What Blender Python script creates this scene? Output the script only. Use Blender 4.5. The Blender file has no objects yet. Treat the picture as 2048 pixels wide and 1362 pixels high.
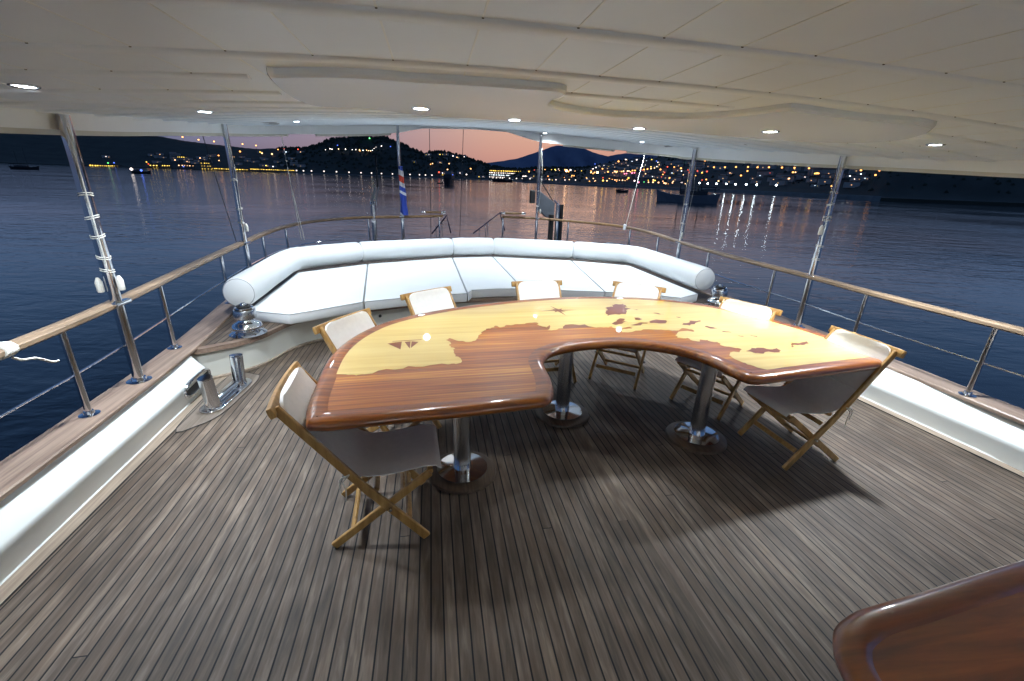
import bpy, bmesh, math, random
from mathutils import Vector, Matrix
from mathutils.geometry import delaunay_2d_cdt
random.seed(7)
PI=math.pi
sc=bpy.context.scene
C=sc.collection
# ------------------------------------------------------------------ camera
F=874.0; CX=1024.0; CY=681.0
YAW,PITCH,ROLL=math.radians(-10.5437),math.radians(20.2325),math.radians(2.0045)
H=1.85
RM=Matrix.Rotation(YAW,3,'Z')@Matrix.Rotation(PI/2-PITCH,3,'X')@Matrix.Rotation(ROLL,3,'Z')
cd=bpy.data.cameras.new('camera'); cam=bpy.data.objects.new('camera',cd); C.objects.link(cam)
cam.matrix_world=Matrix.Translation((0,0,H))@RM.to_4x4()
cd.sensor_width=36; cd.lens=36*F/2048; cd.clip_start=.05; cd.clip_end=30000
sc.camera=cam
def ray(x,y): return RM@Vector((x-CX,-(y-CY),-F))
def onz(x,y,z):
    d=ray(x,y); t=(z-H)/d.z; return Vector((0,0,H))+d*t
def atD(x,y,D):
    d=ray(x,y); t=D/math.hypot(d.x,d.y); return Vector((0,0,H))+d*t
WZ=-1.6       # sea level
# ------------------------------------------------------------------ nodes
def mat(name):
    m=bpy.data.materials.new(name); m.use_nodes=True
    nt=m.node_tree; b=nt.nodes['Principled BSDF']; return m,nt,b
class NT:
    def __init__(s,nt): s.nt=nt; s._pos=None
    def pos(s):
        if s._pos is None:
            s._pos=s.nt.nodes.new('ShaderNodeNewGeometry').outputs['Position']
        return s._pos
    def obj(s): return s.nt.nodes.new('ShaderNodeTexCoord').outputs['Object']
    def m(s,op,a,b=0.0,c=0.0):
        n=s.nt.nodes.new('ShaderNodeMath'); n.operation=op
        for i,v in enumerate((a,b,c)):
            if isinstance(v,(int,float)): n.inputs[i].default_value=v
            else: s.nt.links.new(v,n.inputs[i])
        return n.outputs[0]
    def xyz(s,v):
        n=s.nt.nodes.new('ShaderNodeSeparateXYZ'); s.nt.links.new(v,n.inputs[0]); return n.outputs
    def comb(s,x,y,z):
        n=s.nt.nodes.new('ShaderNodeCombineXYZ')
        for i,v in enumerate((x,y,z)):
            if isinstance(v,(int,float)): n.inputs[i].default_value=v
            else: s.nt.links.new(v,n.inputs[i])
        return n.outputs[0]
    def vmul(s,v,k):
        n=s.nt.nodes.new('ShaderNodeVectorMath'); n.operation='MULTIPLY'; s.nt.links.new(v,n.inputs[0]); n.inputs[1].default_value=k; return n.outputs[0]
    def noise(s,v,scale=1,detail=3,rough=.5,dist=0):
        n=s.nt.nodes.new('ShaderNodeTexNoise'); s.nt.links.new(v,n.inputs['Vector'])
        n.inputs['Scale'].default_value=scale; n.inputs['Detail'].default_value=detail; n.inputs['Roughness'].default_value=rough; n.inputs['Distortion'].default_value=dist
        return n.outputs['Fac']
    def white(s,v,dim='1D'):
        n=s.nt.nodes.new('ShaderNodeTexWhiteNoise'); n.noise_dimensions=dim
        s.nt.links.new(v,n.inputs['W' if dim=='1D' else 'Vector']); return n.outputs['Value']
    def ramp(s,f,stops):
        n=s.nt.nodes.new('ShaderNodeValToRGB'); s.nt.links.new(f,n.inputs[0])
        e=n.color_ramp.elements
        while len(e)<len(stops): e.new(.5)
        for i,(p,c) in enumerate(stops): e[i].position=p; e[i].color=(*c,1)
        return n.outputs['Color']
    def mix(s,f,a,b,mode='MIX'):
        n=s.nt.nodes.new('ShaderNodeMix'); n.data_type='RGBA'; n.blend_type=mode
        for k,v in ((0,f),(6,a),(7,b)):
            if isinstance(v,(int,float)): n.inputs[k].default_value=v
            elif isinstance(v,tuple): n.inputs[k].default_value=(*v,1)
            else: s.nt.links.new(v,n.inputs[k])
        return n.outputs[2]
    def bump(s,h,strength=.3,dist=.01):
        n=s.nt.nodes.new('ShaderNodeBump'); s.nt.links.new(h,n.inputs['Height'])
        n.inputs['Strength'].default_value=strength; n.inputs['Distance'].default_value=dist; return n.outputs[0]
    def link(s,a,b): s.nt.links.new(a,b)
def simple(name,col,rough=.5,metal=0,noise=0,nscale=8,coat=0,spec=None,bump=0,bscale=60,stretch=(1,1,1)):
    m,nt,b=mat(name); t=NT(nt)
    b.inputs['Base Color'].default_value=(*col,1); b.inputs['Roughness'].default_value=rough; b.inputs['Metallic'].default_value=metal
    b.inputs['Coat Weight'].default_value=coat; b.inputs['Coat Roughness'].default_value=.04
    if spec is not None: b.inputs['Specular IOR Level'].default_value=spec
    p=t.vmul(t.obj(),stretch)
    if noise:
        f=t.noise(p,nscale,4)
        t.link(t.ramp(f,[(.25,tuple(c*(1-noise) for c in col)),(.75,tuple(min(1,c*(1+noise)) for c in col))]),b.inputs['Base Color'])
    if bump:
        t.link(t.bump(t.noise(p,bscale,3),bump,.004),b.inputs['Normal'])
    return m
def emis(name,col,st,sample='AUTO'):
    m=bpy.data.materials.new(name); m.use_nodes=True; nt=m.node_tree; nt.nodes.clear()
    o=nt.nodes.new('ShaderNodeOutputMaterial'); e=nt.nodes.new('ShaderNodeEmission')
    e.inputs[0].default_value=(*col,1); e.inputs[1].default_value=st; nt.links.new(e.outputs[0],o.inputs[0])
    m.cycles.emission_sampling=sample
    return m
# deck teak ---------------------------------------------------------
PW=.0565
def deck_mat():
    m,nt,b=mat('weathered_teak_deck'); t=NT(nt); x,y,z=t.xyz(t.pos())
    xc=t.m('SUBTRACT',1.2,t.m('MULTIPLY',y,.045))
    # stepped (nibbed) edges of the king plank
    kl=t.m('MULTIPLY',t.m('ROUND',t.m('DIVIDE',t.m('SUBTRACT',xc,.07),PW)),PW)
    ur=t.m('ADD',x,t.m('MULTIPLY',y,.03))
    krr=t.m('MULTIPLY',t.m('ROUND',t.m('DIVIDE',t.m('ADD',t.m('ADD',xc,.07),t.m('MULTIPLY',y,.03)),PW)),PW)
    isl=t.m('LESS_THAN',x,kl); isr=t.m('GREATER_THAN',ur,krr)
    king=t.m('SUBTRACT',1.0,t.m('MAXIMUM',isl,isr))
    u=t.m('ADD',t.m('MULTIPLY',x,isl),t.m('MULTIPLY',ur,t.m('SUBTRACT',1,isl)))
    q=t.m('DIVIDE',u,PW); idx=t.m('FLOOR',q); fr=t.m('FRACT',q)
    d=t.m('MINIMUM',fr,t.m('SUBTRACT',1,fr))          # 0 at joint
    seam=t.m('LESS_THAN',d,.066)
    seam=t.m('MULTIPLY',seam,t.m('SUBTRACT',1,king))
    kd=t.m('MINIMUM',t.m('ABSOLUTE',t.m('SUBTRACT',x,kl)),t.m('ABSOLUTE',t.m('SUBTRACT',ur,krr)))
    seam=t.m('MAXIMUM',seam,t.m('LESS_THAN',kd,.0035))
    idx=t.m('ADD',idx,t.m('MULTIPLY',king,500.3))
    # butt joints
    r1=t.white(idx)
    yy=t.m('DIVIDE',t.m('ADD',y,t.m('MULTIPLY',r1,19.0)),7.5); seg=t.m('FLOOR',yy); fy=t.m('FRACT',yy)
    butt=t.m('MULTIPLY',t.m('LESS_THAN',fy,.0007),t.m('SUBTRACT',1,king))
    seam=t.m('MAXIMUM',seam,butt)
    pid=t.white(t.m('ADD',idx,t.m('MULTIPLY',seg,17.13)))
    g=t.noise(t.comb(t.m('MULTIPLY',x,34),t.m('ADD',t.m('MULTIPLY',y,3.6),t.m('MULTIPLY',pid,30)),0),1,5,.58,.3)
    g2=t.noise(t.comb(t.m('MULTIPLY',x,11),t.m('ADD',t.m('MULTIPLY',y,2.0),t.m('MULTIPLY',pid,13)),5),1,3,.6)
    big=t.noise(t.pos(),1.1,4,.6)
    col=t.ramp(g,[(.25,(.050,.041,.034)),(.5,(.114,.092,.074)),(.75,(.212,.180,.152))])
    col=t.mix(t.ramp(g2,[(.45,(0,0,0)),(.70,(.5,.5,.5))]),col,(.118,.080,.055))
    tone=t.ramp(pid,[(0,(.78,.74,.70)),(.5,(.95,.91,.88)),(.85,(1.06,1.02,.98)),(1,(1.25,1.2,1.15))])
    col=t.mix(1.0,col,tone,'MULTIPLY')
    wear=t.ramp(big,[(.32,(.66,.63,.61)),(.68,(1.35,1.33,1.32))]); col=t.mix(1.0,col,wear,'MULTIPLY')
    st=t.noise(t.comb(t.m('MULTIPLY',x,9),t.m('MULTIPLY',y,2.6),3.3),1,3,.6)
    stain=t.ramp(st,[(.70,(1,1,1)),(.77,(.62,.55,.50))]); col=t.mix(1.0,col,stain,'MULTIPLY')
    col=t.mix(seam,col,(.006,.006,.008))
    t.link(col,b.inputs['Base Color'])
    b.inputs['Specular IOR Level'].default_value=.32; rg=t.m('ADD',t.m('MULTIPLY',g,.22),.50); t.link(t.m('ADD',rg,t.m('MULTIPLY',seam,.1)),b.inputs['Roughness'])
    h=t.m('SUBTRACT',t.m('MULTIPLY',g,.5),seam); t.link(t.bump(h,.45,.0015),b.inputs['Normal'])
    return m
def teak(name,dark,mid,light,ax='Y',rough=.5,coat=0,fine=45):
    m,nt,b=mat(name); t=NT(nt); x,y,z=t.xyz(t.obj())
    k={'X':(1.8,fine,fine),'Y':(fine,1.8,fine),'Z':(fine,fine,1.8)}[ax]
    v=t.comb(t.m('MULTIPLY',x,k[0]),t.m('MULTIPLY',y,k[1]),t.m('MULTIPLY',z,k[2]))
    g=t.noise(v,1,5,.6,.4); big=t.noise(t.obj(),2.0,3)
    col=t.ramp(g,[(.28,dark),(.5,mid),(.72,light)])
    col=t.mix(1.0,col,t.ramp(big,[(.3,(.78,.76,.74)),(.7,(1.15,1.12,1.1))]),'MULTIPLY')
    t.link(col,b.inputs['Base Color']); b.inputs['Roughness'].default_value=rough
    b.inputs['Coat Weight'].default_value=coat; b.inputs['Coat Roughness'].default_value=.02
    if not coat: t.link(t.bump(g,.25,.0015),b.inputs['Normal'])
    else: t.link(t.bump(t.noise(t.obj(),14,2),.02,.004),b.inputs['Coat Normal'])
    return m
MD=deck_mat()
M_margin=teak('grey_teak_margin',(.17,.13,.098),(.27,.215,.165),(.36,.30,.24),'Y',.5)
M_capt=teak('grey_teak_cap',(.15,.105,.08),(.25,.18,.138),(.34,.26,.20),'Y',.45)
M_capx=teak('teak_platform_edge',(.15,.105,.08),(.24,.17,.13),(.33,.25,.19),'X',.45)
M_rail=teak('oiled_teak_rail',(.13,.09,.055),(.22,.155,.10),(.31,.225,.15),'Y',.42)
M_railx=teak('oiled_teak_stern_rail',(.18,.105,.05),(.30,.185,.09),(.42,.27,.14),'X',.42)
M_chair=teak('golden_teak_chair',(.26,.135,.035),(.40,.225,.065),(.52,.32,.11),'Z',.38,.25,30)
M_mahog=teak('varnished_mahogany',(.09,.018,.001),(.25,.066,.005),(.42,.14,.012),'X',.3,1,32)
M_mahogd=teak('dark_varnished_mahogany',(.09,.017,.002),(.22,.050,.005),(.36,.095,.012),'X',.3,1,16)
M_white=simple('white_gelcoat',(.74,.77,.75),.22,noise=.03,nscale=3,coat=.5)
M_ceil=simple('ceiling_white',(.80,.87,.95),.35,noise=.025,nscale=2.5)
M_ceilp=simple('ceiling_gloss_panel',(.80,.87,.95),.25,noise=.015,nscale=2,coat=.15)
M_beam=simple('ceiling_batten',(.80,.87,.94),.35,noise=.02)
M_seam=simple('ceiling_bead',(.82,.85,.85),.3,noise=.02)
M_dot=simple('batten_joint',(.03,.025,.02),.6,noise=.1)
M_chrome=simple('polished_steel',(.66,.67,.70),.09,1,noise=.04,nscale=5)
M_steel=simple('brushed_steel',(.52,.53,.55),.24,1,noise=.08,nscale=20)
M_vinyl=simple('white_vinyl',(.83,.85,.85),.42,noise=.02,nscale=4,bump=.5,bscale=5)
M_vinylp=simple('vinyl_piping',(.36,.36,.38),.5,noise=.05)
M_canvas=simple('cream_canvas',(.84,.81,.76),.75,noise=.04,nscale=30,bump=.25,bscale=220)
M_rope=simple('white_rope',(.62,.60,.54),.8,noise=.12,nscale=60,bump=.6,bscale=160)
M_black=simple('black_rubber',(.015,.015,.017),.6,noise=.1)
M_navy=simple('navy_covered_tube',(.012,.014,.05),.5,noise=.1)
M_grey=simple('grey_gangway_cover',(.10,.115,.14),.5,noise=.1)
M_hullw=simple('hull_paint',(.70,.71,.70),.3,noise=.03)
M_pad=teak('pad_teak',(.10,.08,.062),(.165,.135,.11),(.23,.195,.165),'Y',.5)
M_dark=simple('dark_wire',(.05,.055,.06),.5,.5,noise=.05)
M_lens=emis('lamp_lens',(.86,.93,1.0),28)
# table top: inlaid sea / land
def polyarea():
    pass
# ------------------------------------------------------------------ mesh helpers
class MB:
    def __init__(s): s.v=[]; s.f=[]; s.sm=[]
    def add(s,vs,fs,smooth=True):
        o=len(s.v); s.v+= [tuple(v) for v in vs]; s.f+=[tuple(i+o for i in f) for f in fs]; s.sm+=[smooth]*len(fs); return s
    def box(s,c,size,rot=None,smooth=False):
        a,b,d=[k/2 for k in size]; vs=[Vector((x,y,z)) for z in(-d,d) for y in(-b,b) for x in(-a,a)]
        if rot is not None: vs=[rot@v for v in vs]
        vs=[v+Vector(c) for v in vs]
        s.add(vs,[(0,2,3,1),(4,5,7,6),(0,1,5,4),(2,6,7,3),(0,4,6,2),(1,3,7,5)],smooth); return s
    def bar(s,p,q,w,t,side=(0,1,0)):
        p=Vector(p);q=Vector(q);d=(q-p).normalized(); sd=Vector(side); sd=(sd-d*sd.dot(d)).normalized(); n=d.cross(sd)
        R=Matrix((d,sd,n)).transposed(); s.box((p+q)/2,((q-p).length,w,t),R); return s
    def sweep(s,path,prof,closed=False,caps=True,up=Vector((0,0,1)),smooth=True):
        P=[Vector(p) for p in path]; n=len(P); k=len(prof); vs=[]
        for i,p in enumerate(P):
            a=P[i-1] if (i>0 or closed) else None; b=P[(i+1)%n] if (i<n-1 or closed) else None
            d1=(p-a).normalized() if a is not None else None; d2=(b-p).normalized() if b is not None else None
            if d1 is None: d=d2; sc_=1
            elif d2 is None: d=d1; sc_=1
            else:
                d=(d1+d2).normalized(); sc_=1/max(.35,d.dot(d2))
            rt=d.cross(up).normalized(); u=rt.cross(d).normalized()
            for (x,y) in prof: vs.append(p+rt*x*sc_+u*y)
        fs=[]
        for i in range(n if closed else n-1):
            for j in range(k):
                a=i*k+j;b=i*k+(j+1)%k;c=((i+1)%n)*k+(j+1)%k;d=((i+1)%n)*k+j; fs.append((a,b,c,d))
        s.add(vs,fs,smooth)
        if caps and not closed:
            o=len(s.v)-n*k; s.f.append(tuple(o+j for j in reversed(range(k)))); s.sm.append(False)
            s.f.append(tuple(o+(n-1)*k+j for j in range(k))); s.sm.append(False)
        return s
    def tube(s,path,r,seg=12,caps=True,closed=False):
        P=[Vector(p) for p in path]; n=len(P)
        if isinstance(r,(int,float)): r=[r]*n
        d=(P[1]-P[0]).normalized(); ref=Vector((0,0,1)) if abs(d.z)<.9 else Vector((1,0,0))
        nrm=(ref-d*ref.dot(d)).normalized(); vs=[]
        for i,p in enumerate(P):
            if closed: d=(P[(i+1)%n]-P[i-1]).normalized()
            elif i==0: d=(P[1]-P[0]).normalized()
            elif i==n-1: d=(P[-1]-P[-2]).normalized()
            else: d=((P[i+1]-p).normalized()+(p-P[i-1]).normalized()).normalized()
            nrm=(nrm-d*nrm.dot(d)).normalized(); bn=d.cross(nrm)
            for j in range(seg):
                a=2*PI*j/seg; vs.append(p+(nrm*math.cos(a)+bn*math.sin(a))*r[i])
        fs=[]
        for i in range(n if closed else n-1):
            for j in range(seg):
                fs.append((i*seg+j,i*seg+(j+1)%seg,((i+1)%n)*seg+(j+1)%seg,((i+1)%n)*seg+j))
        s.add(vs,fs)
        if caps and not closed:
            o=len(s.v)-n*seg; s.f.append(tuple(o+j for j in reversed(range(seg)))); s.sm.append(False)
            s.f.append(tuple(o+(n-1)*seg+j for j in range(seg))); s.sm.append(False)
        return s
    def lathe(s,prof,c=(0,0,0),seg=32,M=None):
        vs=[];k=len(prof)
        for i in range(seg):
            a=2*PI*i/seg
            for r,z in prof: 
                v=Vector((r*math.cos(a),r*math.sin(a),z)); 
                if M is not None: v=M@v
                vs.append(v+Vector(c))
        fs=[(i*k+j,((i+1)%seg)*k+j,((i+1)%seg)*k+j+1,i*k+j+1) for i in range(seg) for j in range(k-1)]
        s.add(vs,fs)
        return s
    def prism(s,poly,z0,z1,zf=None):
        n=len(poly); vs=[(x,y,z0) for x,y in poly]+[(x,y,z1) for x,y in poly]
        s.add(vs,[tuple(reversed(range(n))),tuple(range(n,2*n))]+[(i,(i+1)%n,n+(i+1)%n,n+i) for i in range(n)],False); return s
    def build(s,name,m,parent=None,bevel=0,bseg=2,auto=True,loc=None,wn=False):
        me=bpy.data.meshes.new(name); me.from_pydata(s.v,[],s.f); me.update()
        bm=bmesh.new(); bm.from_mesh(me); bmesh.ops.recalc_face_normals(bm,faces=bm.faces[:]); bm.to_mesh(me); bm.free()
        for p,k in zip(me.polygons,s.sm): p.use_smooth=k
        ms=m if isinstance(m,(list,tuple)) else [m]
        for q in ms: me.materials.append(q)
        o=bpy.data.objects.new(name,me); C.objects.link(o)
        if parent is not None: o.parent=parent
        if loc is not None: o.location=loc
        if not bevel and any(s.sm) and len(s.f)<20000:
            e_=o.modifiers.new('e0','EDGE_SPLIT'); e_.split_angle=math.radians(42)
        if bevel:
            b=o.modifiers.new('b','BEVEL'); b.width=bevel; b.segments=bseg; b.limit_method='ANGLE'; b.angle_limit=math.radians(40)
            for p in me.polygons: p.use_smooth=True
            try:
                w=o.modifiers.new('w','WEIGHTED_NORMAL'); w.keep_sharp=False
            except Exception: pass
        return o
def tag(o,label,cat,group=None):
    o['label']=label; o['category']=cat
    if group: o['group']=group
    return o
def thing(name,label,cat,loc=(0,0,0),rz=0,group=None):
    o=bpy.data.objects.new(name,None); o.empty_display_size=.1; C.objects.link(o); o.location=loc; o.rotation_euler=(0,0,rz); return tag(o,label,cat,group)
def struct(o): o['kind']='structure'; return o
def copy_tree(o,parent=None):
    c=o.copy(); C.objects.link(c); c.parent=parent
    for ch in list(o.children): copy_tree(ch,c)
    return c
def smooth_path(pts,sub=4,closed=False):
    P=[Vector(p) for p in pts]; n=len(P); out=[]
    for i in range(n if closed else n-1):
        p1=P[i];p2=P[(i+1)%n]
        p0=P[i-1] if (i>0 or closed) else p1*2-p2
        p3=P[(i+2)%n] if (i<n-2 or closed) else p2*2-p1
        for k in range(sub):
            t=k/sub
            out.append(.5*((2*p1)+(p2-p0)*t+(2*p0-5*p1+4*p2-p3)*t*t+(3*p1-p0-3*p2+p3)*t**3))
    if not closed: out.append(P[-1])
    return out
def offset(poly,d):      # ccw poly, positive d = outwards
    n=len(poly); out=[]
    for i in range(n):
        p=Vector(poly[i][:2]).to_3d();a=Vector(poly[i-1][:2]).to_3d();b=Vector(poly[(i+1)%n][:2]).to_3d()
        d1=(p-a).normalized();d2=(b-p).normalized(); n1=Vector((d1.y,-d1.x,0));n2=Vector((d2.y,-d2.x,0)); m_=(n1+n2)
        if m_.length<1e-6: m_=n1
        m_.normalize(); k=1/max(.5,m_.dot(n1)); q=p+m_*d*k; out.append((q.x,q.y))
    return out
def ccw(poly):
    A=sum(poly[i-1][0]*poly[i][1]-poly[i][0]*poly[i-1][1] for i in range(len(poly)))
    return poly if A>0 else poly[::-1]
def tri_sheet(poly,z):
    """flat filled polygon (concave ok)"""
    n=len(poly); r=delaunay_2d_cdt([Vector((p[0],p[1])) for p in poly],[],[list(range(n))],1,1e-5)
    return [(v.x,v.y,z) for v in r[0]],[tuple(f) for f in r[2]]
def add_sheet(mb,poly,z):
    v,f=tri_sheet(ccw([(p[0],p[1]) for p in poly]),z); mb.add(v,f,False); return mb
# ------------------------------------------------------------------ YACHT: deck
DX0,DX1=-2.03,4.02
def bulx(side,y):      # inner foot of bulwark
    return -2.03-.008*(y-2) if side<0 else (4.13-.10*(y-1.9) if y>1.9 else 4.13)
deck=MB()
ys=[-3,-1,0,1,1.9,2.5,3.2,4,5,6]
poly=[(bulx(-1,y)-.02,y) for y in ys]+[(bulx(1,y)+.02,y) for y in reversed(ys)]
add_sheet(deck,poly,0.0)
struct(deck.build('deck',MD))
# margin boards
for sgn,pts in ((1,[(bulx(-1,y),y) for y in ys]),(-1,[(bulx(1,y),y) for y in ys])):
    mb=MB(); inner=[(x+sgn*.092,y) for x,y in pts]
    mb.prism(ccw(pts+inner[::-1]),.001,.005)
    o=mb.build('margin_board',M_margin); struct(o); MB().sweep([(x+sgn*.094,y,.005) for x,y in pts],[(-.003,-.003),(.003,-.003),(.003,.0015),(-.003,.0015)],smooth=False).build('caulk_line',M_black,o)
# bulwarks: profile (dx inward, z)
def bulwark(sgn,label):
    t=thing('bulwark',label,'bulwark')
    yl=[-3,-1,0,1,1.6,2.2,2.8,3.4,3.98] if sgn<0 else [-3,-1,0,1,1.6,2.2,2.8,3.4,4.0,4.5]
    prof=[(0,0),(.010,.08),(.020,.14),(.024,.165),(.018,.182),(-.012,.215),(-.05,.262),(-.085,.305),(-.09,.315),(-.20,.315),(-.20,0)]
    mb=MB(); k=len(prof); vs=[]
    for y in yl:
        for (dx,z) in prof: vs.append((bulx(sgn,y)-sgn*dx,y,z))
    n=len(yl); fs=[(i*k+j,i*k+(j+1)%k,(i+1)*k+(j+1)%k,(i+1)*k+j) for i in range(n-1) for j in range(k)]
    fs+= [tuple(range(k)),tuple((n-1)*k+j for j in range(k))]
    mb.add(vs,fs,True); o=mb.build('panel',M_white,t)
    ed=o.modifiers.new('e','EDGE_SPLIT'); ed.split_angle=math.radians(50)
    return t
bl=bulwark(-1,'white curved bulwark along the left deck edge beside the chrome bollards')
br=bulwark(1,'white curved bulwark along the right deck edge behind the end chair')
# sealing line at foot of bulwark
for sgn,par in ((-1,bl),(1,br)):
    mb=MB(); mb.tube([(bulx(sgn,y)-sgn*.004,y,.006) for y in [-3,0,1.9,2.8,3.9]],.006,8); mb.build('sealant_bead',M_white,par)
# hawse opening on left
hp=[]
for i in range(24):
    a=2*PI*i/24; hp.append((bulx(-1,3.75)+.022,3.80+.21*(abs(math.cos(a))**.7)*math.copysign(1,math.cos(a)),.125+.062*(abs(math.sin(a))**.7)*math.copysign(1,math.sin(a))))
t=MB().tube(hp,.013,8,closed=True).build('hawse_ring',M_chrome,bl)
mb=MB(); mb.add([(p[0]-.002,p[1],p[2]) for p in hp],[tuple(range(24))],False); mb.build('hawse_hole',M_black,bl)
# cap rails
capL=[(-2.2,-3),(-2.2,0),(-2.2,1.5),(-2.205,2.9),(-2.24,4.06),(-2.36,5.2),(-2.48,6.4),(-2.5,7.6),(-2.2,8.7),(-1.6,9.4),(-1.15,9.6),(-.3,9.8),(.22,9.95)]
capR=[(4.28,-3),(4.28,0),(4.28,1.5),(4.25,2.43),(4.23,4.2),(4.14,5.9),(4.13,6.9),(4.12,8.1),(3.9,8.95),(3.35,9.45),(2.4,10.0),(1.6,10.05)]
def capz(y): return .345+max(0,y-6)*.01
pr=lambda w,h,r: [(-w/2+r,-h),(w/2-r,-h),(w/2,-h+r),(w/2,-r),(w/2-r,0),(-w/2+r,0),(-w/2,-r),(-w/2,-h+r)]
for nm,pp in (('left',capL),('right',capR)):
    path=smooth_path([(x,y,capz(y)) for x,y in pp],3)
    mb=MB(); mb.sweep(path,pr(.235,.035,.008)); o=mb.build('cap_rail',M_capt)
    tag(o,f'grey teak cap board on the {nm} bulwark under the stanchions','cap rail')
# hull outside
hl=[(x,y) for x,y in capL]+[(x,y) for x,y in reversed(capR)]
mb=MB(); vs=[];n=len(hl)
for zz,sh in ((.305,.03),(-.6,-.05),(WZ-.6,-.6)):
    cx_=1.0
    for x,y in hl: 
        s_=1+sh/3.2; vs.append((cx_+(x-cx_)*s_,y if y<6 else 6+(y-6)*s_,zz))
fs=[(i,i+1,n+i+1,n+i) for i in range(n-1)]+[(n+i,n+i+1,2*n+i+1,2*n+i) for i in range(n-1)]
mb.add(vs,fs); hull=mb.build('hull',M_hullw); hull['kind']='structure'
# ------------------------------------------------------------------ aft platform + sofa
front=[(-2.2,4.03),(-2.12,4.09),(-1.99,4.17),(-1.83,4.29),(-1.71,4.45),(-1.63,4.67),(-1.55,4.87),(-1.42,5.03),(-1.2,5.19),(-1.0,5.28),(-.69,5.38),(-.26,5.54),(.4,5.70),(1.09,5.73),(1.8,5.66),(2.35,5.55),(2.85,5.36),(3.15,5.18),(3.35,4.95),(3.5,4.7),(3.72,4.45),(4.05,4.28),(4.2,4.25)]
fp=[(p.x,p.y) for p in smooth_path([(x,y,0) for x,y in front],3)]
back=[(4.15,6),(4.05,8),(3.3,9.2),(2.3,9.8),(1.0,9.9),(-.3,9.7),(-1.2,9.4),(-2.1,8.6),(-2.4,7.5),(-2.35,6)]
plat=thing('aft_platform','raised aft platform with teak top and pale wavy riser under the white sunbed','platform')
mb=MB(); add_sheet(mb,fp+back,.318)
b_=ccw(fp+back); b2=[(x,y) for x,y in b_]; n=len(b2)
mb.add([(x,y,.272) for x,y in b2]+[(x,y,.3155) for x,y in b2],[(i,(i+1)%n,n+(i+1)%n,n+i) for i in range(n)],True)
v,f=tri_sheet(b2,.272); mb.add(v,f,False); mb.build('platform_edge',M_capx,plat)
# planked top (deck material sheet)
inset=[(x,y+.07) for x,y in fp[2:-2]]
mb=MB(); add_sheet(mb,inset+back,.322); mb.build('platform_planking',MD,plat)
mb=MB(); rp=[(x,y+.035,0) for x,y in fp]; n=len(rp)
mb.add([(x,y,0) for x,y,_ in rp]+[(x,y,.272) for x,y,_ in rp],[(i,i+1,n+i+1,n+i) for i in range(n-1)],True); mb.build('riser',simple('cream_riser',(.66,.66,.60),.4,noise=.04,nscale=3),plat)
mb=MB(); mb.sweep([(x,y+.012,.002) for x,y in fp],[(-.02,0),(.02,0),(.02,.02),(-.02,.02)]); mb.build('skirting',M_margin,plat)
for px,py in ((1290/3.79+420,712/3.79+440),(1548/3.79+420,680/3.79+440)):
    q=onz(px,py,.22); 
    yy=min(fp,key=lambda w:abs(w[0]-q.x))[1]+.03
    MB().lathe([(0,-.01),(.018,-.01),(.018,.01),(0,.01)],(q.x,yy,.2),12,Matrix.Rotation(PI/2,3,'X')).build('vent_hole',M_black,plat)
sunbed=thing('sunbed','long white padded sunbed curving round the stern with seat cushions and round bolsters','sofa')
seats=[([(-1.88,4.88),(-1.51,4.74),(-1.15,4.98),(-.83,5.21)],[(-1.09,7.6),(-2.0,6.9),(-1.98,5.0)]),
 ([(-.82,5.21),(-.31,5.40),(.1,5.50),(.42,5.56)],[(.345,8.25),(-1.08,7.6)]),
 ([(.43,5.57),(.5,5.74),(.85,5.80),(1.2,5.80)],[(1.12,8.38),(.355,8.25)]),
 ([(1.21,5.80),(1.77,5.68),(2.31,5.56)],[(2.57,7.98),(1.13,8.38)]),
 ([(2.32,5.56),(2.96,5.36),(3.24,5.20),(3.5,5.34)],[(3.62,5.40),(3.53,7.45),(2.58,7.98)])]
for fr_,bk in seats:
    poly=ccw(fr_+bk); 
    g=offset(poly,-.003)
    def P(o,z): return [(x,y,z) for x,y in offset(poly,o)]
    rings=[P(-.012,.325),P(-.003,.34),P(-.002,.425),P(-.008,.440),P(-.03,.449)]
    mb=MB(); n=len(poly); vs=[p for r in rings for p in r]
    fs=[(k*n+i,k*n+(i+1)%n,(k+1)*n+(i+1)%n,(k+1)*n+i) for k in range(len(rings)-1) for i in range(n)]
    mb.add(vs,fs,True); v_,f_=tri_sheet([(p[0],p[1]) for p in rings[-1]],.449); mb.add(v_,f_,False)
    mb.f.append(tuple(reversed(range(n)))); mb.sm.append(False)
    o=mb.build('seat_cushion',M_vinyl,sunbed)
    e=o.modifiers.new('e','EDGE_SPLIT'); e.split_angle=math.radians(55)
    q=MB().tube([(x,y,.436) for x,y in offset(poly,-.001)],.0035,6,closed=True).build('piping',M_vinylp,o)
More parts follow.
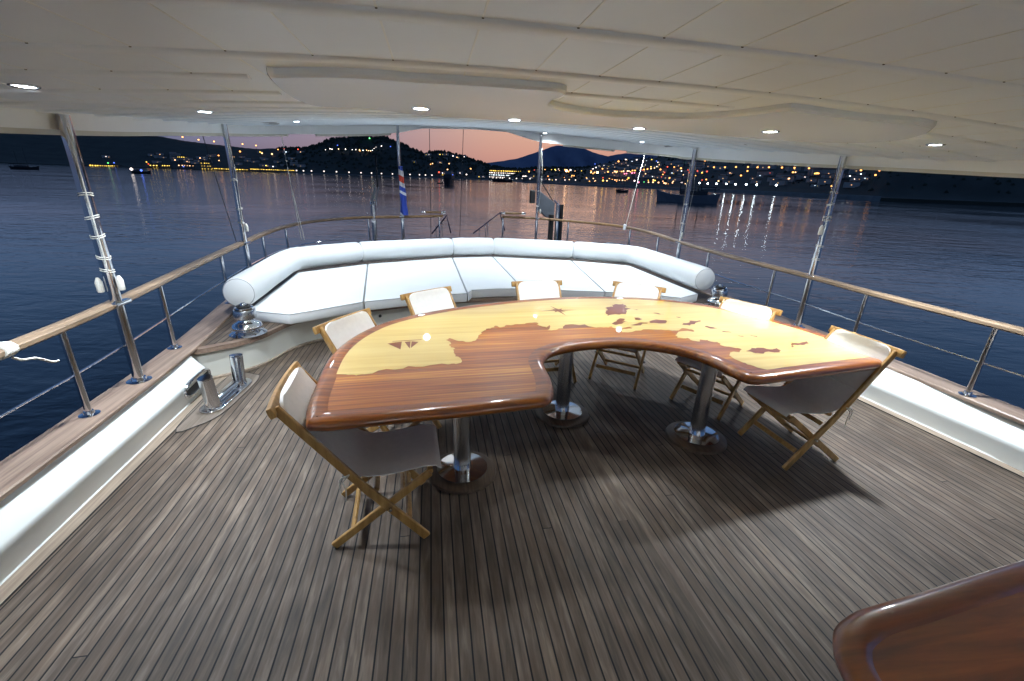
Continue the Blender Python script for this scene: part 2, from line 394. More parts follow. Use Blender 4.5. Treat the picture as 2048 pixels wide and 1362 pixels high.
def bolster(path,r=.168,r0=True,r1=True):
    pts=[Vector(p) for p in path]; P=[];R=[]
    d0=(pts[1]-pts[0]).normalized(); d1=(pts[-1]-pts[-2]).normalized()
    L=[pts[0]]
    dense=[]
    for i in range(len(pts)-1):
        for k in range(8): dense.append(pts[i].lerp(pts[i+1],k/8))
    dense.append(pts[-1])
    # soften bends
    for _ in range(2):
        dense=[dense[0]]+[(dense[i-1]+dense[i]*2+dense[i+1])/4 for i in range(1,len(dense)-1)]+[dense[-1]]
    prof=[(0,.0),(.0,.84),(.012,.92),(.03,.965),(.06,.99)]
    for a,rr in prof: P.append(dense[0]+d0*a); R.append(max(.001,r*rr))
    P+= [q for q in dense[1:-1]]; R+= [r*(1+.012*math.sin(i*1.9)) for i in range(len(dense)-2)]
    for a,rr in prof[::-1]: P.append(dense[-1]-d1*a); R.append(max(.001,r*rr))
    mb=MB(); mb.tube(P,R,28,caps=False); o=mb.build('bolster',M_vinyl,sunbed)
    e=o.modifiers.new('e','EDGE_SPLIT'); e.split_angle=math.radians(50)
    for e_,dd in ((dense[0],d0),(dense[-1],-d1)):
        c=e_+dd*.008; q=Vector((0,0,1)); s_=dd.cross(q).normalized()
        MB().tube([c+(s_*math.cos(a)+q*math.sin(a))*r*.90 for a in [2*PI*i/32 for i in range(32)]],.0035,6,closed=True).build('piping',M_vinylp,o)
    return o
bz=.615
B=[(-2.06,4.98,bz),(-2.12,7.08,bz),(-1.24,7.78,bz)],[(-1.225,7.79,bz),(.33,8.42,bz)],[(.35,8.43,bz),(1.14,8.53,bz)],[(1.16,8.53,bz),(2.64,8.13,bz)],[(2.655,8.12,bz),(3.68,7.60,bz),(3.76,5.5,bz)]
for b in B: bolster(b)
# ------------------------------------------------------------------ winches and bollards
def winch(loc,label,s=1):
    w=thing('winch',label,'winch',loc)
    MB().lathe([(0,0),(.165,0),(.168,.008),(.15,.02),(.12,.03),(.1,.04),(.1,.05),(0,.05)],seg=40).build('base_flange',M_chrome,w)
    MB().lathe([(.09,.045),(.125,.055),(.135,.08),(.125,.105),(.095,.12),(.075,.135),(.07,.15)],seg=40).build('lower_drum',M_chrome,w)
    MB().lathe([(.07,.15),(.098,.165),(.1,.175),(.1,.245),(.096,.25),(.0,.25)],seg=12).build('upper_drum',M_steel,w)
    mb=MB(); mb.lathe([(.06,.25),(.085,.255),(.085,.27),(.05,.28),(0,.28)],seg=32); mb.lathe([(0,.28),(.03,.28),(.03,.30),(.018,.315),(0,.317)],seg=20)
    c=mb.build('cap',M_chrome,w)
    MB().tube([(.055*math.cos(a),.055*math.sin(a),.285) for a in [2*PI*i/24 for i in range(24)]],.009,8,closed=True).build('rope_jaw',M_black,c)
    for i in range(8):
        a=2*PI*i/8; MB().lathe([(0,.008),(.009,.008),(.009,.017),(0,.02)],(.148*math.cos(a),.148*math.sin(a),.008),8).build('bolt',M_chrome,w)
    w.scale=(s,s,s); return w
winch((-1.84,4.50,.322),'chrome mooring winch on the left teak platform corner in front of the bolster end')
winch((3.74,5.12,.322),'chrome mooring winch at the far right corner behind the chairs')
def bollards(a,b,label):
    a=Vector(a);b=Vector(b);d=(b-a).normalized();s=Vector((-d.y,d.x,0)); t=thing('bollard_pair',label,'bollard')
    out=[]
    for i in range(24):
        an=2*PI*i/24; c=(b+d*.02 if -PI/2<=((an+PI)%(2*PI)-PI)<=PI/2 else a-d*.02)
        q=c+(d*math.cos(an)+s*math.sin(an))*.092; out.append((q.x,q.y))
    out=ccw(out)
    MB().prism(out,.006,.026).build('base_plate',M_chrome,t,bevel=.006)
    for p,lean in ((a,-.09),(b,.09)):
        top=p+d*lean*.33+Vector((0,0,.285)); mid=p+Vector((0,0,.02))
        dd=(top-mid).normalized()
        MB().tube([p+Vector((0,0,.022)),mid+dd*.03,top-dd*.012,top-dd*.003,top],[.066,.053,.053,.051,.044],28).build('post',M_chrome,t)
        MB().tube([top,top+dd*.006],.052,28).build('post_cap',M_chrome,t)
    MB().tube([a+Vector((0,0,.045)),b+Vector((0,0,.045))],.028,16).build('crossbar',M_chrome,t)
    return t
# teak pad under the bollards
pad=MB(); c0=Vector((-1.80,3.74,0))
pp=[(-1.95,3.25),(-1.80,3.28),(-1.71,3.45),(-1.67,3.8),(-1.66,4.1),(-1.72,4.2),(-1.95,4.2)]
pp=[(p.x,p.y) for p in smooth_path([(x,y,0) for x,y in pp],4,True)]
add_sheet(pad,pp,.0055); o=pad.build('teak_pad',M_pad); tag(o,'plain teak pad let into the deck under the chrome bollards','deck pad')
pe=MB().tube([(x,y,.0055) for x,y in pp],.003,4,closed=True).build('caulk_line',M_black,o)
bollards((-1.815,3.55,0),(-1.775,3.97,0),'pair of polished steel mooring bollards on the left side deck')
# ------------------------------------------------------------------ guard rail
railL=[(-2.2,-2,.96),(-2.2,1,.96),(-2.2,2.52,.96),(-2.2,2.85,.96),(-2.23,3.45,.96),(-2.36,4.87,.965),(-2.48,6.41,.97),(-2.47,7.8,1.0),(-2.2,8.7,1.03),(-1.62,9.35,1.05),(-1.19,9.54,1.06),(-.6,9.72,1.065),(.22,9.95,1.08)]
railR=[(4.28,-2,.96),(4.28,1,.96),(4.2,2.27,.96),(4.15,3.4,.96),(4.16,4.2,.96),(4.1,5.0,.965),(4.1,5.92,.965),(4.10,6.88,.975),(4.13,8.07,1.0),(3.9,8.96,1.02),(3.34,9.43,1.04),(2.4,10.0,1.06),(1.55,10.05,1.08)]
rprof=[(-.045,-.035),(-.03,-.048),(.03,-.048),(.045,-.035),(.045,-.012),(.03,0),(-.03,0),(-.045,-.012)]
PL=smooth_path(railL,5); PR=smooth_path(railR,5)
gl=thing('guard_rail','left teak topped guard rail with steel stanchions running round to the stern gate','railing')
gr=thing('guard_rail','right teak topped guard rail with steel stanchions running round to the stern gate','railing')
iL=45; 
MB().sweep(PL[:iL],rprof).build('handrail',M_rail,gl); MB().sweep(PL[iL-1:],rprof).build('handrail',M_railx,gl)
MB().sweep(PR[:iL],rprof).build('handrail',M_rail,gr); MB().sweep(PR[iL-1:],rprof).build('handrail',M_railx,gr)
def proj(v):
    d=RM.transposed()@(Vector(v)-Vector((0,0,H))); return (CX-F*d.x/d.z,CY+F*d.y/d.z)
def railpt(P_,px):
    best=None
    for i in range(len(P_)-1):
        if P_[i].y<.8: continue
        for k in range(10):
            q=P_[i].lerp(P_[i+1],k/10); e=abs(proj(q-Vector((0,0,.05)))[0]-px)
            if best is None or e<best[0]: best=(e,q)
    return best[1]
def stanchion(par,q,r=.019):
    zb=capz(q.y)
    s_=MB().tube([(q.x,q.y,zb),(q.x,q.y,q.z-.04)],r,14).build('stanchion',M_chrome,par)
    MB().lathe([(0,0),(.055,0),(.055,.006),(.03,.012),(.026,.03),(0,.03)],(q.x,q.y,zb),20).build('foot',M_chrome,s_)
    return s_
for px in (122,317,441,525,570,737,806,878): stanchion(gl,railpt(PL,px))
for y in (1.7,.4,-1): stanchion(gl,Vector((-2.2,y,.96)))
for px in (1995,1733,1551,1418,1317,1261,1138,1006): stanchion(gr,railpt(PR,px))
for y in (1.0,-.4): stanchion(gr,Vector((4.26,y,.96)))
wl=[(p.x,p.y,.63+max(0,(p.y-5))*.0) for p in PL if p.y<9.3]; wr=[(p.x,p.y,.63) for p in PR if p.y<9.2]
MB().tube(wl,.008,8).build('lower_wire',M_chrome,gl); MB().tube(wr,.008,8).build('lower_wire',M_chrome,gr)
# gate: folded handrail flaps
for par,x0,x1,y,z in ((gl,-.18,.24,9.93,1.12),(gr,1.56,2.02,10.02,1.125)):
    g_=MB().box(((x0+x1)/2,y,z+.012),(x1-x0,.085,.045)).build('gate_flap',M_railx,par,bevel=.008)
    for xx in (x0,x1): MB().box((xx,y,z+.010),(.10,.09,.05)).build('end_fitting',M_chrome,g_,bevel=.01)
# roof poles
def pole(loc,ztop,label,r=.038,zb=.34,zr=.96,ropes=0,toggles=0,lean=0):
    t=thing('awning_pole',label,'pole',(loc[0],loc[1],zb))
    L=ztop-zb
    MB().tube([(0,0,0),(0,0,L)],r,24).build('tube',M_chrome,t)
    MB().lathe([(0,0),(.075,0),(.078,.008),(.05,.016),(.045,.03),(0,.03)],seg=28).build('foot',M_chrome,t)
    MB().box((0,0,zr-zb-.015),(.10,.16,.028)).build('rail_clamp',M_chrome,t,bevel=.008)
    return t
def lash(pos,r,zs,label,z0,z1,toggles=(),side=(1,0),slack=.02,group=None):
    """ropes running down a pole, with lashings round it"""
    mb=MB(); x,y=pos; sx,sy=side; rr=.0032
    mb.tube([(x+sx*r*1.25,y+sy*r*1.25,z1),(x+sx*(r+.05),y+sy*(r+.05),(z0+z1)/2+.15),(x+sx*r*1.3,y+sy*r*1.3,z0)],rr,7)
    mb.tube([(x-sx*r*1.25,y-sy*r*1.25,z1),(x-sx*(r+.012),y-sy*(r+.012),(z0+z1)/2),(x-sx*r*1.3,y-sy*r*1.3,z0+.05)],rr,7)
    for z in zs:
        for dz in (0,.013):
            mb.tube([(x+(r+.003)*math.cos(a),y+(r+.003)*math.sin(a),z+dz+.008*math.sin(a+z*9)) for a in [2*PI*i/18 for i in range(18)]],rr,6,closed=True)
    o=mb.build('lashing_rope',M_rope); tag(o,label,'rope',group)
    for (dx,dy,z) in toggles:
        MB().lathe([(0,0),(.018,0),(.021,.012),(.021,.07),(.015,.085),(.008,.1),(0,.1)],(x+dx,y+dy,z),14).build('toggle',M_rope,o)
    return o
p1=(-2.2,3.40);p2=(-2.44,6.36);p3=(-.62,9.72);p4=(2.33,9.98);p5=(4.10,6.88);p6=(4.17,4.2)
pole(p1,2.13,'thick steel awning pole at the near left rail, tied with white rope',.034)
pole(p2,2.36,'steel awning pole at the left rail beside the bolster end',.032)
pole(p3,2.78,'steel awning pole at the stern rail carrying the furled flag',.030,zr=1.06)
pole(p4,2.78,'steel awning pole at the stern rail beside the gangway',.030,zr=1.06)
pole(p5,2.38,'steel awning pole at the right rail beyond the sunbed end',.032)
pole(p6,2.19,'steel awning pole at the right rail nearest the map table corner',.033)
lash(p1,.034,[1.66,1.52,1.40,1.26,1.17],'white rope lashed down the near left pole with two fender toggles',1.18,2.06,[(-.055,-.03,1.03),(.062,-.01,1.04)],(.6,-.8))
lash(p2,.032,[1.72,1.38,1.20],'white rope lashed to the left pole by the bolster end',1.2,2.2,[(.062,-.03,1.10)],(.7,-.7))
lash(p4,.030,[1.62,1.30],'white rope knotted round the stern pole beside the gangway',1.32,2.5,[(.06,-.04,1.15)],(.7,-.7))
lash(p5,.032,[1.56,1.25],'white rope lashed down the right pole beyond the sunbed end',1.1,2.2,[(-.02,-.06,1.02)],(.7,-.7))
lash(p6,.033,[1.82,1.70,1.58,1.55,1.27,1.12],'white rope lashed down the pole nearest the map table corner',1.3,2.08,[(-.065,-.03,1.40)],(-.7,-.7))
# rope on near left rail
mb=MB(); q0=railpt(PL,2)
for k in range(5):
    yy=q0.y-.01+k*.015; mb.tube([(-2.2+.051*math.cos(a),yy+.01*math.sin(a),.937+.031*math.sin(a)) for a in [2*PI*i/16 for i in range(16)]],.008,7,closed=True)
mb.tube(smooth_path([(-2.16,q0.y+.02,.90),(-2.155,q0.y+.06,.87),(-2.15,q0.y+.13,.85),(-2.14,q0.y+.20,.80),(-2.13,q0.y+.235,.79)],4),.007,8)
o=mb.build('tied_rope',M_rope); tag(o,'white rope wound round the near left handrail with a loose tail','rope')
tag(MB().tube([(-2.30,2.3,.97),(-2.32,2.2,.35),(-2.33,2.15,-.1)],.007,7).build('hanging_line',M_rope),'thin light line hanging outside the near left rail','rope')
# ------------------------------------------------------------------ CANOPY
def zc(x,y):
    a=max(0,y-2.9); return 2.265+.082*(a-.25*(1-math.exp(-a/.25)) if a>0 else 0)-.0145*(x-.9)**2
canopy=thing('canopy','white panelled canopy roof over the whole aft deck with battens and valance','canopy')
plan=[(-2.30,-3),(-2.30,1.0),(-2.24,3.4),(-2.38,5.0),(-2.47,6.4),(-2.47,7.6),(-2.12,8.6),(-1.2,9.4),(-.6,9.72),(-.1,9.85),(.9,9.93),(1.6,9.97),(2.33,9.98),(3.2,9.4),(3.9,8.5),(4.12,7.6),(4.13,6.9),(4.19,4.2),(4.25,1.5),(4.25,-3)]
zb_=[1.93,1.93,2.044,2.161,2.264,2.353,2.451,2.559,2.64,2.752,2.792,2.779,2.62,2.526,2.415,2.335,2.273,2.098,1.95,1.93]
xl=lambda y: min((plan[i][0]+(plan[i+1][0]-plan[i][0])*(y-plan[i][1])/(plan[i+1][1]-plan[i][1]) for i in range(10) if plan[i][1]<=y<=plan[i+1][1] and plan[i+1][1]>plan[i][1]),default=.9)
def xr(y):
    r=[plan[i+1][0]+(plan[i][0]-plan[i+1][0])*(y-plan[i+1][1])/(plan[i][1]-plan[i+1][1]) for i in range(12,19) if plan[i+1][1]<=y<=plan[i][1]]
    return max(r) if r else 1.6
mb=MB(); ny=70;nx=28; vs=[]
for j in range(ny+1):
    y=-3+(9.9+3)*j/ny; a,b=xl(y),xr(y)
    for i in range(nx+1):
        x=a+(b-a)*i/nx; vs.append((x,y,zc(x,y)))
fs=[(j*(nx+1)+i,j*(nx+1)+i+1,(j+1)*(nx+1)+i+1,(j+1)*(nx+1)+i) for j in range(ny) for i in range(nx)]
n0=len(vs); vs+=[(x,y,z+.09) for x,y,z in vs]; fs+=[tuple(n0+q for q in f) for f in fs]
mb.add(vs,fs,True); mb.build('ceiling_panel',M_ceil,canopy)
beams=[-1.8,-1.25,-.7,-.15,.4,.95,1.5,2.04,2.43,2.83,3.17,3.55,4.07,4.6,5.15,5.7,6.25,6.8,7.35,7.9,8.45,9.0]
bsk=lambda x:.08*(x-.9) if x<.9 else .03*(x-.9)
def beanhit(px,py,off):
    d=ray(px,py); t=.002
    while True:
        q=Vector((0,0,H))+d*t
        if q.z>zc(q.x,q.y)-off or t>.05: return (q.x,q.y)
        t+=8e-6
bean=[beanhit(px,py,.05) for px,py in [(542,158),(556,157),(650,162),(760,168),(840,174),(953,180),(1060,187),(1108,190.5),(1127,196),(1118,202),(1102,208),(1095,215),(1099,221),(1125,227),(1160,232),(1210,238),(1267,241),(1353,244),(1439,242),(1510,236),(1568,229),(1600,231),(1709,246),(1862,263)]]
bean+=[(3.0,2.75),(2.6,3.35),(1.6,3.75),(.7,3.75),(.0,3.45),(-.3,3.0)]+[beanhit(px,py,.02) for px,py in [(643,208),(600,196),(566,175)]]
bean=[(p.x,p.y) for p in smooth_path([(x,y,0) for x,y in bean],3,True)]; bean=ccw(bean)
def inside(p,poly):
    r=False; x,y=p
    for i in range(len(poly)):
        x1,y1=poly[i-1];x2,y2=poly[i]
        if (y1>y)!=(y2>y) and x<(x2-x1)*(y-y1)/(y2-y1)+x1: r=not r
    return r
# smooth gloss panel (grid clipped by fan: build by radial loft toward centroid)
DROP=.034
gp=[(-.7+.2*i,1.6+.2*j) for i in range(24) for j in range(13)]
gp=[g for g in gp if inside(g,offset(bean,-.05))]
r_=delaunay_2d_cdt([Vector(p) for p in bean]+[Vector(p) for p in gp],[],[list(range(len(bean)))],1,1e-5)
mb=MB(); mb.add([(v.x,v.y,zc(v.x,v.y)-DROP) for v in r_[0]],[tuple(f) for f in r_[2]],True)
n=len(bean); b1=offset(bean,.0); b2=offset(bean,.012)
mb.add([(x,y,zc(x,y)-DROP) for x,y in b1]+[(x,y,zc(x,y)-DROP+.012) for x,y in b2]+[(x,y,zc(x,y)+.01) for x,y in b2],[(k*n+i,k*n+(i+1)%n,(k+1)*n+(i+1)%n,(k+1)*n+i) for k in (0,1) for i in range(n)],True)
mb.build('smooth_panel',M_ceilp,canopy)
for Yb in beams:
    a,b=xl(Yb),xr(Yb); mb=MB(); segs=[]; cur=[]
    N=60
    for i in range(N+1):
        x=a+(b-a)*i/N
        if inside((x,Yb+bsk(x)),bean):
            if len(cur)>1: segs.append(cur)
            cur=[]
        else: cur.append((x,Yb+bsk(x),zc(x,Yb+bsk(x))))
    if len(cur)>1: segs.append(cur)
    for q_ in segs:
        bmo=MB().sweep(q_,[(-.040,.004),(-.034,-.006),(-.024,-.0115),(.024,-.0115),(.034,-.006),(.040,.004)]).build('batten',M_beam,canopy)
        md=MB()
        if .5<Yb<3.2:
            x=-2.05
            while x<q_[-1][0]:
                if x>q_[0][0] and x<q_[-1][0]: md.box((x,Yb+bsk(x)-.041,zc(x,Yb)-.002),(.006,.004,.003))
                x+=.275
            if md.v: md.build('joint_mark',M_dot,bmo)['kind']='stuff'
x=-2.05
while x<4.2:
    run=[]; y=-2.9
    while y<9.9:
        ok=y<9.8 and xl(y)<x<xr(y) and not inside((x,y),bean)
        if ok: run.append((x,y,zc(x,y)))
        if (not ok or y>9.7) and len(run)>2:
            MB().sweep(run,[(-.0035,.001),(-.0028,-.0016),(.0028,-.0016),(.0035,.001)],smooth=False).build('seam_bead',M_seam,canopy); run=[]
        elif not ok: run=[]
        y+=.12
    x+=.275
# valance board
mb=MB(); P_=[Vector((x,y,0)) for x,y in plan]; Z0=zb_; Z1=[max(zc(x,y)+.09,z+.05) for (x,y),z in zip(plan,zb_)]
xs=[(i,t_/4) for i in range(len(plan)-1) for t_ in range(4)]+[(len(plan)-2,1.0)]
sp=smooth_path(P_,4)
def lerpz(Z,i,t): return Z[i]*(1-t)+Z[i+1]*t
rows=[]
for k,(i,t_) in enumerate(xs):
    p=sp[min(k,len(sp)-1)]; c=Vector((1,4,0)); nrm=(c-p); nrm.z=0; nrm.normalize()
    a=p; b=p-nrm*.05
    rows.append([(a.x,a.y,lerpz(Z0,i,t_)),(a.x,a.y,lerpz(Z1,i,t_)),(b.x,b.y,lerpz(Z1,i,t_)),(b.x,b.y,lerpz(Z0,i,t_))])
vs=[v for r in rows for v in r]; fs=[(r*4+j,r*4+(j+1)%4,(r+1)*4+(j+1)%4,(r+1)*4+j) for r in range(len(rows)-1) for j in range(4)]
mb.add(vs,fs,False); mb.build('valance',simple('valance_white',(.86,.88,.88),.3,noise=.02,nscale=2),canopy)
# screen tracks under the valance
M_track=simple('cream_track',(.62,.60,.52),.5,noise=.04)
def zlow(k): i,t_=xs[k]; return lerpz(Z0,i,t_)
for k0,k1 in ((4,23),(25,31),(50,54),(55,60),(60.2,74)):
    k0=int(k0);k1=int(k1); mb=MB(); pth=[]
    for k in range(k0,min(k1,len(sp)-1)+1):
        p=sp[k]; c=(Vector((1,4,0))-p).normalized(); q=p-c*.09; pth.append((q.x,q.y,zlow(k)-.012))
    if len(pth)>1: mb.sweep(pth,[(-.02,-.02),(.02,-.02),(.02,.02),(-.02,.02)]); mb.build('screen_track',M_track,canopy)
# downlights --------------------------------------------------------
LP=[(-1.59,2.29,0,1),(-1.34,3.24,0,1),(-1.35,5.29,0,1),(-.04,2.81,1,1),(-.16,7.4,0,1),(.60,3.42,1,1),(2.15,8.5,0,1),(2.16,6.37,0,1),(1.56,3.45,1,1),(3.28,7.0,0,1),(2.16,2.78,1,1),(3.13,4.28,0,1),(3.25,2.6,0,1),(-.8,-2.3,0,1),(1.0,-2.3,0,1),(2.8,-2.3,0,1)]
LP=[((*beanhit(px,py,.02+.016*(i in(3,5,8,10))),*LP[i][2:])) for i,(px,py) in enumerate([(50,181),(410,229),(592,246),(842,217),(838,250),(1029,240),(1090,268),(1177,268),(1278,257),(1284,286),(1541,263),(1498,292),(1870,295)])]+LP[13:]  # last three are unseen lamps behind the camera, added as fill light
names=['leftmost bright ceiling downlight above the left side deck','ceiling downlight above the left bulwark end, second from the left','small ceiling downlight above the left end of the sunbed','bright downlight in the smooth panel above the table left half','small twin looking downlight just behind the bright table light','bright downlight in the smooth panel nearest the stern opening','small ceiling downlight right of the stern opening, nearer that gap','small ceiling downlight right of the stern opening, second from that gap','bright downlight in the smooth panel above the table centre','small downlight on the right aft valance above the bolster end','bright downlight in the smooth panel above the table right half','ceiling downlight above the right rail between two awning poles','rightmost ceiling downlight above the right side deck','left of three unseen downlights added for fill, washing the white deckhouse wall','middle of three unseen downlights added for fill, washing the white deckhouse wall','right of three unseen downlights added for fill, washing the white deckhouse wall']
POW=[165,145,130,36,125,76,108,145,72,135,34,60,330,800,800,800]
for i,((x,y,on,_),nm) in enumerate(zip(LP,names)):
    z=zc(x,y)-(DROP if on else 0)
    t=thing('ceiling_light',nm,'ceiling light',(x,y,z),0,'round downlights in the canopy ceiling')
    MB().lathe([(.041,.006),(.041,-.004),(.05,-.006),(.056,-.002),(.056,.006)],seg=28).build('rim',M_chrome,t)
    MB().lathe([(0,-.006),(.02,-.005),(.04,-.001)],seg=24).build('lens',M_lens,t)
    ld=bpy.data.lights.new('downlight','SPOT'); ld.energy=POW[i]; ld.spot_size=math.radians(118 if on else (112 if i>12 else 148)); ld.spot_blend=1; ld.shadow_soft_size=.06; ld.color=(.83,.92,1.0)
    lo=bpy.data.objects.new('bulb',ld); C.objects.link(lo); lo.parent=t; lo.location=(0,0,-.035)
for px,py in ((535,245),(1345,292)):
    q=beanhit(px,py,.0); tag(MB().lathe([(0,-.012),(.12,-.012),(.14,0)],(q[0],q[1],zc(*q)),24).build('ceiling_speaker',simple('speaker_grey',(.25,.26,.27),.5,noise=.1)),'round grey speaker set in the ceiling above the '+('left' if px<900 else 'right')+' part of the sunbed','speaker')
# deckhouse behind the camera
dh=thing('deckhouse','white deckhouse wall with dark doors forward of the aft deck','wall')
MB().box((1.0,-3.05,1.1),(6.4,.1,2.2)).build('wall',M_white,dh)
for x in (-.9,1.0,2.9):
    f_=MB().box((x,-2.985,1.05),(1.3,.03,1.7)).build('window',simple('dark_glass',(.02,.025,.03),.05,noise=.05),dh); MB().box((x,-2.965,1.05),(.04,.02,1.7)).build('frame',M_white,f_)
# ------------------------------------------------------------------ TABLE
tout=[(-.62,1.94),(-.655,2.12),(-.67,2.39),(-.68,2.67),(-.65,2.92),(-.57,3.17),(-.42,3.42),(-.18,3.63),(.15,3.82),(.5,3.96),(.85,4.07),(1.3,4.15),(1.74,4.15),(2.21,4.05),(2.62,3.82),(2.90,3.45),(3.08,3.04),(3.15,2.69),(3.13,2.42),(3.10,2.33),(3.04,2.29),(2.77,2.25),(2.26,2.18),(2.03,2.15),(1.95,2.15),(1.90,2.18),(1.87,2.26),(1.84,2.42),(1.77,2.58),(1.65,2.70),(1.49,2.79),(1.34,2.83),(1.12,2.82),(.94,2.78),(.80,2.71),(.73,2.63),(.69,2.54),(.68,2.43),(.675,2.31),(.66,2.19),(.63,2.08),(.58,2.02),(.48,2.00),(.17,1.965),(-.12,1.94),(-.39,1.915),(-.52,1.905),(-.59,1.915)]
tout=ccw([(x*.966,y*.966) for x,y in tout])
tp=[(p.x,p.y) for p in smooth_path([(x,y,0) for x,y in tout],3,True)]
TZ=.79
TK=.968
table=thing('map_table','large varnished kidney shaped table inlaid with a coastline map, compass and sailing boat','table')
prof=[(-.10,TZ-.001),(-.055,TZ+.004),(-.03,TZ+.003),(-.012,TZ-.004),(-.002,TZ-.018),(0,TZ-.030),(-.004,TZ-.044),(-.016,TZ-.056),(-.035,TZ-.062),(-.10,TZ-.062)]
mb=MB(); rings=[[(x,y,z) for x,y in offset(tp,o_)] for o_,z in prof]; n=len(tp)
mb.add([p for r in rings for p in r],[(k*n+i,k*n+(i+1)%n,(k+1)*n+(i+1)%n,(k+1)*n+i) for k in range(len(prof)-1) for i in range(n)],True)
mb.build('edge_moulding',M_mahog,table)
inn=offset(tp,-.098)
def table_mat(name,stops,kx=1.6,ky=34,col2=None,coat=1):
    m,nt,b=mat(name); t=NT(nt); x,y,z=t.xyz(t.pos())
    v=t.comb(t.m('MULTIPLY',x,kx),t.m('MULTIPLY',t.m('SUBTRACT',y,t.m('MULTIPLY',x,.05)),ky),0)
    g=t.noise(v,1,4,.55,.2); strip=t.white(t.m('FLOOR',t.m('MULTIPLY',t.m('SUBTRACT',y,t.m('MULTIPLY',x,.05)),11)))
    f=t.m('ADD',t.m('MULTIPLY',g,.75),t.m('MULTIPLY',strip,.25))
    c=t.ramp(f,stops); big=t.noise(t.pos(),1.1,2)
    c=t.mix(1.0,c,t.ramp(big,[(.3,(.85,.83,.8)),(.7,(1.1,1.1,1.1))]),'MULTIPLY')
    t.link(c,b.inputs['Base Color']); b.inputs['Roughness'].default_value=.35; b.inputs['Coat Weight'].default_value=coat; b.inputs['Coat Roughness'].default_value=.03
    t.link(t.bump(t.noise(t.pos(),9,2),.015,.004),b.inputs['Coat Normal'])
    return m
M_land=table_mat('inlay_mahogany',[(.30,(.13,.026,.001)),(.43,(.30,.078,.004)),(.55,(.43,.14,.008)),(.70,(.66,.30,.03))],1.3,58)
M_sea=table_mat('inlay_maple',[(.3,(.60,.40,.11)),(.55,(.68,.49,.16)),(.8,(.75,.58,.22))],1.2,20)
M_isl=simple('inlay_red_wood',(.20,.05,.008),.35,coat=1,noise=.2,nscale=3,stretch=(1,18,1))
mb=MB(); add_sheet(mb,inn,TZ-.0015); mb.build('tabletop',M_land,table)
mb=MB(); add_sheet(mb,offset(tp,-.06),TZ-.058); mb.build('underside',M_mahogd,table)
coast=[(-.575,2.45),(-.52,2.44),(-.46,2.42),(-.42,2.43),(-.25,2.48),(-.08,2.51),(.07,2.53),(.12,2.53),(.16,2.58),(.15,2.63),(.12,2.70),(.13,2.80),(.09,2.86),(.10,2.93),(.07,2.97),(.10,3.01),(.15,2.95),(.20,2.93),(.25,2.92),(.29,2.97),(.31,3.02),(.33,3.07),(.37,3.16),(.39,3.20),(.42,3.20),(.47,3.27),(.50,3.22),(.56,3.28),(.63,3.29),(.67,3.29),(.75,3.32),(.80,3.33),(.83,3.31),(.81,3.27),(.84,3.22),(.87,3.19),(.91,3.25),(.86,3.13),(.93,3.13),(1.0,3.16),(1.02,3.22),(1.06,3.25),(1.14,3.24),(1.21,3.25),(1.22,3.20),(1.34,3.16),(1.41,3.18),(1.45,3.11),(1.50,3.14),(1.56,3.16),(1.57,3.13),(1.48,3.11),(1.44,3.04),(1.61,3.06),(1.76,3.07),(1.87,3.04),(1.94,3.05),(1.98,3.09),(2.02,3.08),(2.05,3.05),(2.03,3.0),(1.88,2.98),(1.84,2.94),(1.82,2.88),(1.90,2.87),(1.90,2.82),(1.95,2.78),(1.98,2.83),(2.03,2.81),(2.04,2.77),(2.08,2.76),(2.07,2.71),(2.08,2.67),(2.13,2.64),(2.17,2.60),(2.04,2.55),(2.0,2.48),(2.0,2.42),(2.02,2.34),(2.06,2.28),(2.10,2.245)]
# outer side follows the inner line of the moulding
ic=offset(tp,-.097)
cx=1.2;cy=2.6
def arc_between():
    # walk inner contour from table's right end to left end round the back
    pts=ccw(ic); i0=min(range(len(pts)),key=lambda i:(pts[i][0]-2.05)**2+(pts[i][1]-2.19)**2); i1=min(range(len(pts)),key=lambda i:(pts[i][0]+.56)**2+(pts[i][1]-2.37)**2)
    out=[];i=i0
    while i!=i1: out.append(pts[i]); i=(i+1)%len(pts)
    out.append(pts[i1]); return out
def jag(P,k=2,amp=.22,seed=5,closed=False):
    r=random.Random(seed)
    for _ in range(k):
        Q=[]
        for i in range(len(P)-(0 if closed else 1)):
            a=P[i];b=P[(i+1)%len(P)]; dx,dy=b[0]-a[0],b[1]-a[1]; e=r.uniform(-amp,amp)
            Q+= [a,((a[0]+b[0])/2-dy*e,(a[1]+b[1])/2+dx*e)]
        if not closed: Q.append(P[-1])
        P=Q
    return P
coast=coast[:1]+jag(coast[1:-1])+coast[-1:]
coast=[(x*TK,y*TK) for x,y in coast]
sea=coast+arc_between()[1:-1]
mb=MB()
try: add_sheet(mb,sea,TZ)
except Exception as e: print('sea fail',e)
mb.build('sea_inlay',M_sea,table)
